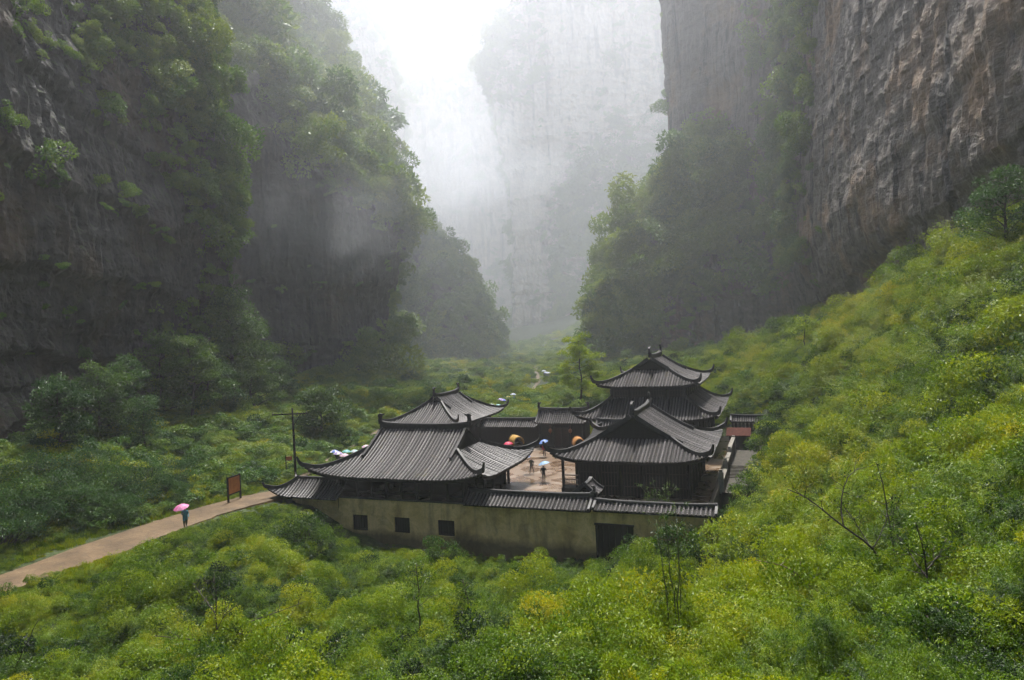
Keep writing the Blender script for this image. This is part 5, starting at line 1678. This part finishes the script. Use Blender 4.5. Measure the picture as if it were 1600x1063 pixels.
def person(label, pos, face, coat, trousers, pose='stand', h=1.7, long_coat=False, group=None, seed=0):
    """face: heading in radians (0 = +Y). one continuous skinned body"""
    k = h / 1.7
    st = .0 if pose == 'stand' else .26
    J = {'pelvis': (0, 0, .93), 'waist': (0, .01, 1.08), 'chest': (0, 0, 1.3), 'neck': (0, .01, 1.46), 'skull': (0, .03, 1.56), 'crown': (0, .02, 1.65)}
    rad = {'pelvis': .15, 'waist': .135, 'chest': .16, 'neck': .06, 'skull': .095, 'crown': .085}
    for s, n in ((-1, 'l'), (1, 'r')):
        f = st * s
        J.update({n + 'hip': (.09 * s, 0, .88), n + 'knee': (.10 * s, f * .55 + .03, .50), n + 'ank': (.10 * s, f - (.08 if f < 0 else 0), .09 + (.06 if f < 0 else 0)), n + 'toe': (.11 * s, f + .13, .04),
                  n + 'sho': (.19 * s, 0, 1.40)})
        if s > 0:   # right arm holds the umbrella
            J.update({n + 'elb': (.25, .08, 1.16), n + 'wri': (.17, .26, 1.25), n + 'han': (.16, .30, 1.29)})
        else:
            J.update({n + 'elb': (-.26, -.03 - st * .3, 1.14), n + 'wri': (-.25, .06 + st * .4, .92), n + 'han': (-.245, .09 + st * .5, .84)})
        rad.update({n + 'hip': .10, n + 'knee': .065, n + 'ank': .048, n + 'toe': .04, n + 'sho': .075, n + 'elb': .052, n + 'wri': .036, n + 'han': .04})
    E_ = [('pelvis', 'waist'), ('waist', 'chest'), ('chest', 'neck'), ('neck', 'skull'), ('skull', 'crown')]
    for n in 'lr':
        E_ += [('pelvis', n + 'hip'), (n + 'hip', n + 'knee'), (n + 'knee', n + 'ank'), (n + 'ank', n + 'toe'), ('chest', n + 'sho'), (n + 'sho', n + 'elb'), (n + 'elb', n + 'wri'), (n + 'wri', n + 'han')]
        s = 1 if n == 'r' else -1
        hx, hy, hz_ = J[n + 'han']
        for q, (dx, dy, dz) in enumerate(((-.03, .0, -.035), (-.012, .02, -.055), (.004, .024, -.06), (.02, .02, -.055), (.032, .01, -.045))):
            if n == 'r': dz = -dz * .3; dy = dy + .02
            J['%sf%d' % (n, q)] = (hx + dx, hy + dy, hz_ + dz); rad['%sf%d' % (n, q)] = .009
            E_.append((n + 'han', '%sf%d' % (n, q)))
    if long_coat:
        rad.update({'pelvis': .19, 'waist': .165, 'lhip': .155, 'rhip': .155, 'lknee': .105, 'rknee': .105})
    names = list(J)
    me = bpy.data.meshes.new('person')
    me.from_pydata([tuple(c * k for c in J[n]) for n in names], [(names.index(a), names.index(b)) for a, b in E_], [])
    o = bpy.data.objects.new('person_src', me); COL.objects.link(o)
    o.modifiers.new('skin', 'SKIN')
    for i, n in enumerate(names):
        sv = me.skin_vertices[0].data[i]; r_ = rad[n] * k
        sv.radius = (r_ * (1.15 if n in ('chest', 'waist', 'pelvis') else 1), r_ * (.8 if n in ('chest', 'waist', 'pelvis') else 1))
        sv.use_root = n == 'pelvis'
    ss = o.modifiers.new('sub', 'SUBSURF'); ss.levels = 1; ss.render_levels = 1
    dg = bpy.context.evaluated_depsgraph_get()
    m2 = bpy.data.meshes.new_from_object(o.evaluated_get(dg))
    bpy.data.objects.remove(o)
    m2.name = 'person'
    m2.materials.clear()
    for m in (coat, trousers, SKIN, HAIR, HAIR): m2.materials.append(m)
    for p in m2.polygons:
        c = p.center / k
        p.use_smooth = True
        lo = .62 if long_coat else .86
        if c.z > 1.50: mi = 3 if (c.z > 1.62 or c.y < .0) else 2
        elif c.z > 1.46 and abs(c.x) < .08: mi = 2
        elif abs(c.x) > .2 and c.z < .90: mi = 2
        elif c.x > .1 and c.y > .27: mi = 2
        elif c.z > lo: mi = 0
        elif c.z > .1: mi = 1
        else: mi = 4
        p.material_index = mi
    body = link('person', m2)
    body.location = [float(v) for v in pos]
    body.rotation_euler = (0, 0, -face)
    tag(body, label, 'person', group)
    return body, k

def umbrella(label, pos, face, c1, c2=None, k=1.0, tilt=(0.05, 0.0), group=None, rad=.58):
    """stands over the holder's right hand"""
    cs, sn = math.cos(-face), math.sin(-face)
    hx, hy = .16 * k, .30 * k
    p = (pos[0] + hx * cs - hy * sn, pos[1] + hx * sn + hy * cs, pos[2] + 1.22 * k)
    root = empty('umbrella', p); tag(root, label, 'umbrella', group)
    root.rotation_euler = (tilt[0], tilt[1], -face)
    m1 = cm(c1, .5, .35); m2 = cm(c2 or c1, .5, .35)
    mb = MB()
    n, rings = 8, 5
    zt = .86
    for i in range(n):
        a0, a1 = 2 * math.pi * i / n, 2 * math.pi * (i + 1) / n
        G = []
        for q in range(5):
            a = a0 + (a1 - a0) * q / 4
            sag = 1 - .06 * math.sin(math.pi * q / 4)
            G.append([(rad * s * (sag if s > .5 else 1) * math.cos(a), rad * s * (sag if s > .5 else 1) * math.sin(a), zt - .27 * s ** 2.1) for s in (0.02, .3, .55, .8, 1.0)])
        mb.grid(G, i % 2)
    cn = mb.build('canopy', [m1, m2], root, True)
    sh = MB().tube([(0, 0, -.12), (0, 0, .9)], [.011, .008], 6).tube([(0, 0, -.12), (0, .03, -.17), (0, .06, -.14)], [.014, .013, .012], 5)
    sh.build('shaft', [cm((.06, .06, .065), .4)], root)
    rb = MB()
    for i in range(n):
        a = 2 * math.pi * i / n
        rb.tube([(.02 * math.cos(a), .02 * math.sin(a), .5), (rad * .55 * math.cos(a), rad * .55 * math.sin(a), zt - .085)], [.005, .004], 3)
    rb.build('ribs', [cm((.06, .06, .065), .4)], root)
    return root

PINK, BLUE, TEAL, WHITE, LILAC, RED, YEL, NAVY, SKY_ = (.85, .22, .5), (.10, .22, .75), (.22, .62, .62), (.78, .80, .82), (.55, .42, .75), (.55, .04, .06), (.80, .55, .10), (.02, .03, .05), (.25, .45, .85)
BLACK = (.015, .016, .018)
def pair(plabel, ulabel, pos, face, coat, leg, u1, u2=None, pose='stand', h=1.7, long_coat=False, tilt=(.05, 0), rad=.58, pg=None, ug=None):
    b, k = person(plabel, pos, face, cm(coat), cm(leg), pose, h, long_coat, pg)
    umbrella(ulabel, pos, face, u1, u2, k, tilt, ug, rad)

# walker on the path
p_ = at(290, 823, 56.5); p_[2] = gz(p_[0], p_[1]) + .17
pair('person in a long blue green raincoat walking along the footpath', 'pink umbrella over the walker on the footpath', p_, R(150), (.03, .22, .28), (.05, .08, .04), PINK, (.9, .35, .6), 'walk', 1.68, True, (-.15, .2), .62)
# courtyard
pair('person in a dark suit standing in the courtyard', 'light blue umbrella over the person in the dark suit', wor(10.19, 5.91, .0), R(15), BLACK, (.02, .022, .03), (.30, .55, .85), (.42, .65, .9), 'stand', 1.75, False, (0, -.25), .62)
pair('person in black walking across the courtyard', 'small white and blue umbrella over the walker in black', wor(7.5, 9.79, .0), R(205), (.03, .035, .035), (.012, .012, .014), WHITE, (.35, .45, .75), 'walk', 1.68, False, (.2, .5), .5)
pair('person in a crimson jacket near the back of the courtyard', 'blue umbrella over the person in crimson', wor(5.84, 19.12, .0), R(-10), (.50, .02, .07), (.03, .04, .08), (.22, .38, .85), None, 'stand', 1.68, False, (.1, -.3), .6)
q_ = wor(1.6, 17.3, 0)
pair('person half hidden by the roof under a red umbrella', 'crimson pink umbrella seen over the upswept roof corner', q_, R(30), (.25, .03, .04), (.03, .03, .04), (.8, .06, .16), None, 'stand', 1.66)

def crowd_spot(px, py, top, y0, y1=220):
    return on_ground(px, py, top, y0, y1)
cA = [(526, 701, BLUE, WHITE, 'blue and white umbrella at the left end of the group behind the left hall', NAVY), (545, 700.5, TEAL, None, 'teal umbrella in the middle of the group behind the left hall', (.3, .3, .35)), (557, 700, (.5, .8, .78), WHITE, 'pale mint umbrella right of the teal umbrella', (.12, .12, .14)),
      (531, 708.5, WHITE, LILAC, 'white and lilac umbrella held low at the front of the group behind the left hall', (.05, .05, .12)), (539, 709, (.85, .6, .72), None, 'pale pink umbrella held low among the group behind the left hall', (.4, .12, .15)), (571, 693.5, (.9, .55, .7), WHITE, 'pink and white umbrella peeping above the left hall roof edge', (.3, .2, .25))]
for i, (px, py, c1, c2, lab, coat) in enumerate(cA):
    q = crowd_spot(px, py, 2.2 if i != 3 else 2.0, 70)
    pair('visitor under the ' + lab.split(' umbrella')[0] + ' umbrella on the path behind the left hall', lab, q, R(200 + 25 * i), coat, (.04, .04, .05), c1, c2, 'walk' if i % 2 else 'stand', 1.66 - .05 * (i % 3), pg='visitors behind the left hall')
cB = [(758.6, 631.5, (.8, .45, .65), None, 'pink umbrella at the left end of the group beyond the back left hall', (.3, .3, .3)), (771, 632, WHITE, (.3, .4, .45), 'white umbrella with dark panels beyond the back left hall', (.06, .07, .08)), (781.3, 630.8, TEAL, (.5, .8, .75), 'teal umbrella beyond the roof corner of the back left hall', (.2, .2, .25)),
      (784.7, 622.5, LILAC, None, 'purple umbrella in the group beyond the back left hall', (.15, .12, .2)), (788.5, 623, BLUE, LILAC, 'deep blue umbrella beside the purple umbrella', (.08, .08, .12)), (795.7, 618.5, YEL, None, 'yellow umbrella over the person in the red coat', (.45, .10, .08)), (802.6, 614.5, WHITE, (.5, .6, .75), 'white umbrella at the far right end of the group', (.12, .2, .4))]
pl = {5: 'visitor in a brick red coat under the yellow umbrella', 6: 'visitor in a blue coat at the right end of the far group'}
for i, (px, py, c1, c2, lab, coat) in enumerate(cB):
    q = crowd_spot(px, py, 2.15, 95)
    pair(pl.get(i, 'visitor under the ' + lab.split(' umbrella')[0] + ' umbrella beyond the back left hall'), lab, q, R(190 + 20 * i), coat, (.04, .04, .05), c1, c2, 'walk' if i % 2 else 'stand', 1.68, pg='visitors beyond the back left hall')
for i, (px, py) in enumerate(((850.5, 578.5), (854, 580.5), (857.5, 581))):
    q = crowd_spot(px, py, 2.15, 125)
    pair(('distant visitor far up the valley, leftmost of three', 'distant visitor far up the valley, middle of three', 'distant visitor far up the valley, rightmost of three')[i], ('white umbrella at the left of the distant trio', 'bluish white umbrella in the middle of the distant trio', 'white umbrella at the right of the distant trio')[i], q, R(180), (.2, .22, .3), (.04, .04, .05), (.85, .88, .95) if i != 1 else (.6, .68, .9), None, 'stand', 1.7, pg='distant visitors on the valley path')

# ------------------------------------------------------------------ pole, boards, wagons, lanterns
pb = at(462, 745, 75.3); pb[2] = gz(pb[0], pb[1])
po = empty('utility_pole', pb); tag(po, 'old wooden pole with a crossarm beside the left hall', 'pole')
top = at(457, 638, 75.3)[2] - pb[2]
MB().tube([(0, 0, -.4), (.02, 0, top * .5), (0, 0, top)], [.15, .135, .10], 9).build('shaft', [M['wood']], po, True)
MB().box((-.25, -.16, top - .62), (3.95, .12, .14)).build('crossarm', [M['wood']], po)
MB().bar((.05, -.16, top - 2.1), (.95, -.16, top - .7), .07, .07).build('brace', [M['wood']], po)
for x in (-2.1, -1.1, .6, 1.6): MB().lathe([(.04, top - .55), (.06, top - .48), (.03, top - .38), (.0, top - .36)], (x, -.16, 0), 7).build('insulator', [M['stone_pale']], po)

def board(name, label, p0, p1, h, panel, frame, pz0, pz1):
    d = np.array(p1) - np.array(p0); L = np.linalg.norm(d[:2]); a = math.atan2(d[1], d[0])
    root = empty(name, p0, a); tag(root, label, 'sign')
    for x in (0, L): MB().box((x, 0, h / 2 - .2), (.14, .14, h + .4)).build('post', [frame], root)
    MB().box((L / 2, -.01, (pz0 + pz1) / 2), (L - .12, .06, pz1 - pz0)).build('panel', [panel], root)
    MB().box((L / 2, 0, pz0 - .06), (L - .14, .1, .12)).box((L / 2, 0, pz1 + .06), (L + .1, .1, .12)).build('frame', [frame], root)
    return root
orange = simple('board_orange', (.34, .11, .025), (.50, .19, .05), 2.2, .5, .5, .1)
q0 = at(357, 785, 64.5); q1 = at(376, 778, 66.2)
q0[2] = gz(q0[0], q0[1]) ; q1[2] = q0[2]
board('notice_board', 'orange brown notice board in a dark frame beside the footpath', q0, q1, 2.5, orange, M['wood'], .85, 2.35)
q0 = at(448, 745, 75.5); q0[2] = gz(q0[0], q0[1])
so = empty('sign_post', q0); tag(so, 'small reddish sign plank on a thin post left of the wooden pole', 'sign')
MB().box((0, 0, 1.0), (.09, .09, 2.6)).build('post', [M['wood']], so)
MB().box((.38, -.06, 1.95), (.68, .05, .42)).build('plank', [simple('sign_red', (.3, .07, .03), (.42, .14, .07), 3)], so)

def wagon(label, u, v, rz, straw, body):
    root = empty('covered_wagon', wor(u, v, 0), -TH + rz); root.scale = (.85, .85, .85); tag(root, label, 'wagon')
    MB().box((0, 0, .85), (2.3, 1.5, .12)).box((0, -.72, 1.05), (2.3, .07, .35)).box((0, .72, 1.05), (2.3, .07, .35)).build('bed', [body], root)
    G = []
    for x in np.linspace(-1.2, 1.2, 9):
        sc = 1 + .05 * math.cos(x * 2.6)
        G.append([(x, -.82 * math.cos(t) * sc, 1.15 + 1.05 * math.sin(t) * sc) for t in np.linspace(-.15, math.pi + .15, 15)])
    cn = MB().grid(G).build('canopy', [straw], root, True)
    md = cn.modifiers.new('thick', 'SOLIDIFY'); md.thickness = .07
    for x in (-1.22, 1.22):
        MB().tube([(x, -.86 * math.cos(t), 1.12 + 1.1 * math.sin(t)) for t in np.linspace(-.1, math.pi + .1, 15)], [.03] * 15, 6).build('hoop', [straw], root, True)
    MB().grid([[(.95, -.75 * s, .95), (.95, -.75 * s, 1.5), (.95, -.4 * s, 2.05)] for s in (-1, -.3, .3, 1)]).build('interior_shade', [body], root)  # dark panel standing in for the shaded inside of the open hood
    for y in (-.9, .9):
        w = MB().tube([(.55 * math.cos(t), y, .55 + .55 * math.sin(t)) for t in np.linspace(0, 2 * math.pi, 21)], [.05] * 21, 5)
        for q in range(8):
            a = q * math.pi / 4; w.bar((0, y, .55), (.52 * math.cos(a), y, .55 + .52 * math.sin(a)), .05, .05)
        w.tube([(0, y - .1, .55), (0, y + .1, .55)], [.1, .1], 8)
        w.build('wheel', [M['wood']], root)
    for y in (-.4, .4): MB().bar((-1.1, y, .8), (-2.6, y, .55), .07, .07).build('shaft', [M['wood']], root)
    return root
straw = simple('straw_matting', (.30, .17, .04), (.52, .32, .08), 5, .7, .3, .4, .02)
straw2 = simple('straw_matting_orange', (.28, .12, .03), (.44, .21, .06), 5, .7, .3, .4, .02)
wagon('covered wagon with a yellow matting hood left of the gatehouse door', .6, 23.3, R(130), straw, M['wood_red'])
wagon('covered wagon with an orange hood and open front right of the gatehouse door', 9.2, 22.6, R(-65), straw2, M['wood'])
lm, lnt, lp, lo_ = new_mat('lantern_paper')
lnt.links.new(ramp(lnt, noise(lnt, mapping(lnt), 6), [(.3, (.16, .05, .02)), (.7, (.26, .09, .03))]), lp.inputs['Base Color'])
for i, u in enumerate((4.85, 7.55)):
    root = empty('lantern', wor(u, 24.72, 2.05)); tag(root, ('orange lantern hanging left of the gatehouse door', 'orange lantern hanging right of the gatehouse door')[i], 'lantern', 'lanterns under the gatehouse eave')
    MB().lathe([(.0, .0), (.1, .02), (.2, .12), (.24, .28), (.2, .44), (.1, .54), (0, .56)], (0, 0, 0), 10).build('shade', [lm], root, True)
    MB().tube([(0, 0, .55), (0, 0, 1.05)], [.012, .012], 5).lathe([(.0, -.18), (.03, -.16), (.02, 0), (0, 0)], (0, 0, 0), 6).build('cord', [cm((.3, .03, .02))], root)

# ------------------------------------------------------------------ the misty air
hz = MB().box((0, 312, 142), (680, 760, 304)).build('haze', [])
hz.data.materials.clear()
hm = bpy.data.materials.new('mist'); hm.use_nodes = True
hn = hm.node_tree
hn.nodes.remove(hn.nodes['Principled BSDF'])
pv = hn.nodes.new('ShaderNodeVolumePrincipled')
pv.inputs['Color'].default_value = (.90, .935, 1.0, 1)
pv.inputs['Density'].default_value = HAZE
pv.inputs['Anisotropy'].default_value = .45
hn.links.new(pv.outputs[0], hn.nodes['Material Output'].inputs['Volume'])
hz.data.materials.append(hm)
tag(hz, 'thin pale mist filling the gorge', kind='stuff')


def mist_bank():
    """thicker mist hanging in the far half of the gorge; its sides and ends lie inside the cliffs"""
    nx, nz = 40, 30
    xs = np.linspace(-240, 240, nx); zs = np.linspace(-7, 285, nz)
    X, Z = np.meshgrid(xs, zs, indexing='ij')
    Y = 120 + 30 * np.exp(-((X - 4) / 26) ** 2) + 8 * fbm(np.c_[X.ravel() / 60, Z.ravel() / 60, np.zeros(X.size)], 3).reshape(X.shape) 
    Vf = np.stack([X, Y, Z], -1).reshape(-1, 3)
    Vb = np.stack([X, np.full_like(Y, 684), Z], -1).reshape(-1, 3)
    V = np.vstack([Vf, Vb]); n = nx * nz
    idx = np.arange(n).reshape(nx, nz)
    Fq = [np.stack([idx[:-1, :-1], idx[1:, :-1], idx[1:, 1:], idx[:-1, 1:]], -1).reshape(-1, 4)]
    Fq.append(Fq[0][:, ::-1] + n)
    def strip(a, b): return np.stack([a[:-1], b[:-1], b[1:], a[1:]], -1)
    Fq += [strip(idx[:, 0] + n, idx[:, 0])[:, ::-1] * 1, strip(idx[:, -1], idx[:, -1] + n)[:, ::-1] * 1, strip(idx[0], idx[0] + n), strip(idx[-1] + n, idx[-1])]
    me = raw_mesh('mist', V, np.vstack(Fq), None, True)
    bm = bmesh.new(); bm.from_mesh(me); bmesh.ops.recalc_face_normals(bm, faces=bm.faces); bm.to_mesh(me); bm.free()
    m = hm.copy(); m.node_tree.nodes['Principled Volume'].inputs['Density'].default_value = .0018
    me.materials.append(m)
    tag(link('mist', me), 'bright mist bank hanging deep in the gorge', kind='stuff')
mist_bank()

def wisp(c, rad, dens, label, seed):
    for f in (1.0, .6):
        bm = bmesh.new(); bmesh.ops.create_icosphere(bm, subdivisions=4, radius=1.0)
        V = np.array([v.co[:] for v in bm.verts])
        n_ = 1 + .38 * fbm(V * 1.5 + seed * 7, 3)
        for v, s_ in zip(bm.verts, n_):
            v.co = (c[0] + v.co.x * s_ * rad[0] * f, c[1] + v.co.y * s_ * rad[1] * f, c[2] + v.co.z * s_ * rad[2] * f)
        me = bpy.data.meshes.new('mist'); bm.to_mesh(me); bm.free()
        for q in me.polygons: q.use_smooth = True
        m = hm.copy(); m.node_tree.nodes['Principled Volume'].inputs['Density'].default_value = dens / 2
        me.materials.append(m)
        tag(link('mist', me), label + (' (outer veil)' if f == 1.0 else ' (core)'), kind='stuff')
wisp(at(700, 275, 255), (38, 30, 24), .010, 'bright mist patch in the middle of the gorge', 1)
wisp(at(505, 350, 138), (25, 9, 13), .012, 'thin mist wisp drifting across the left buttress', 2)
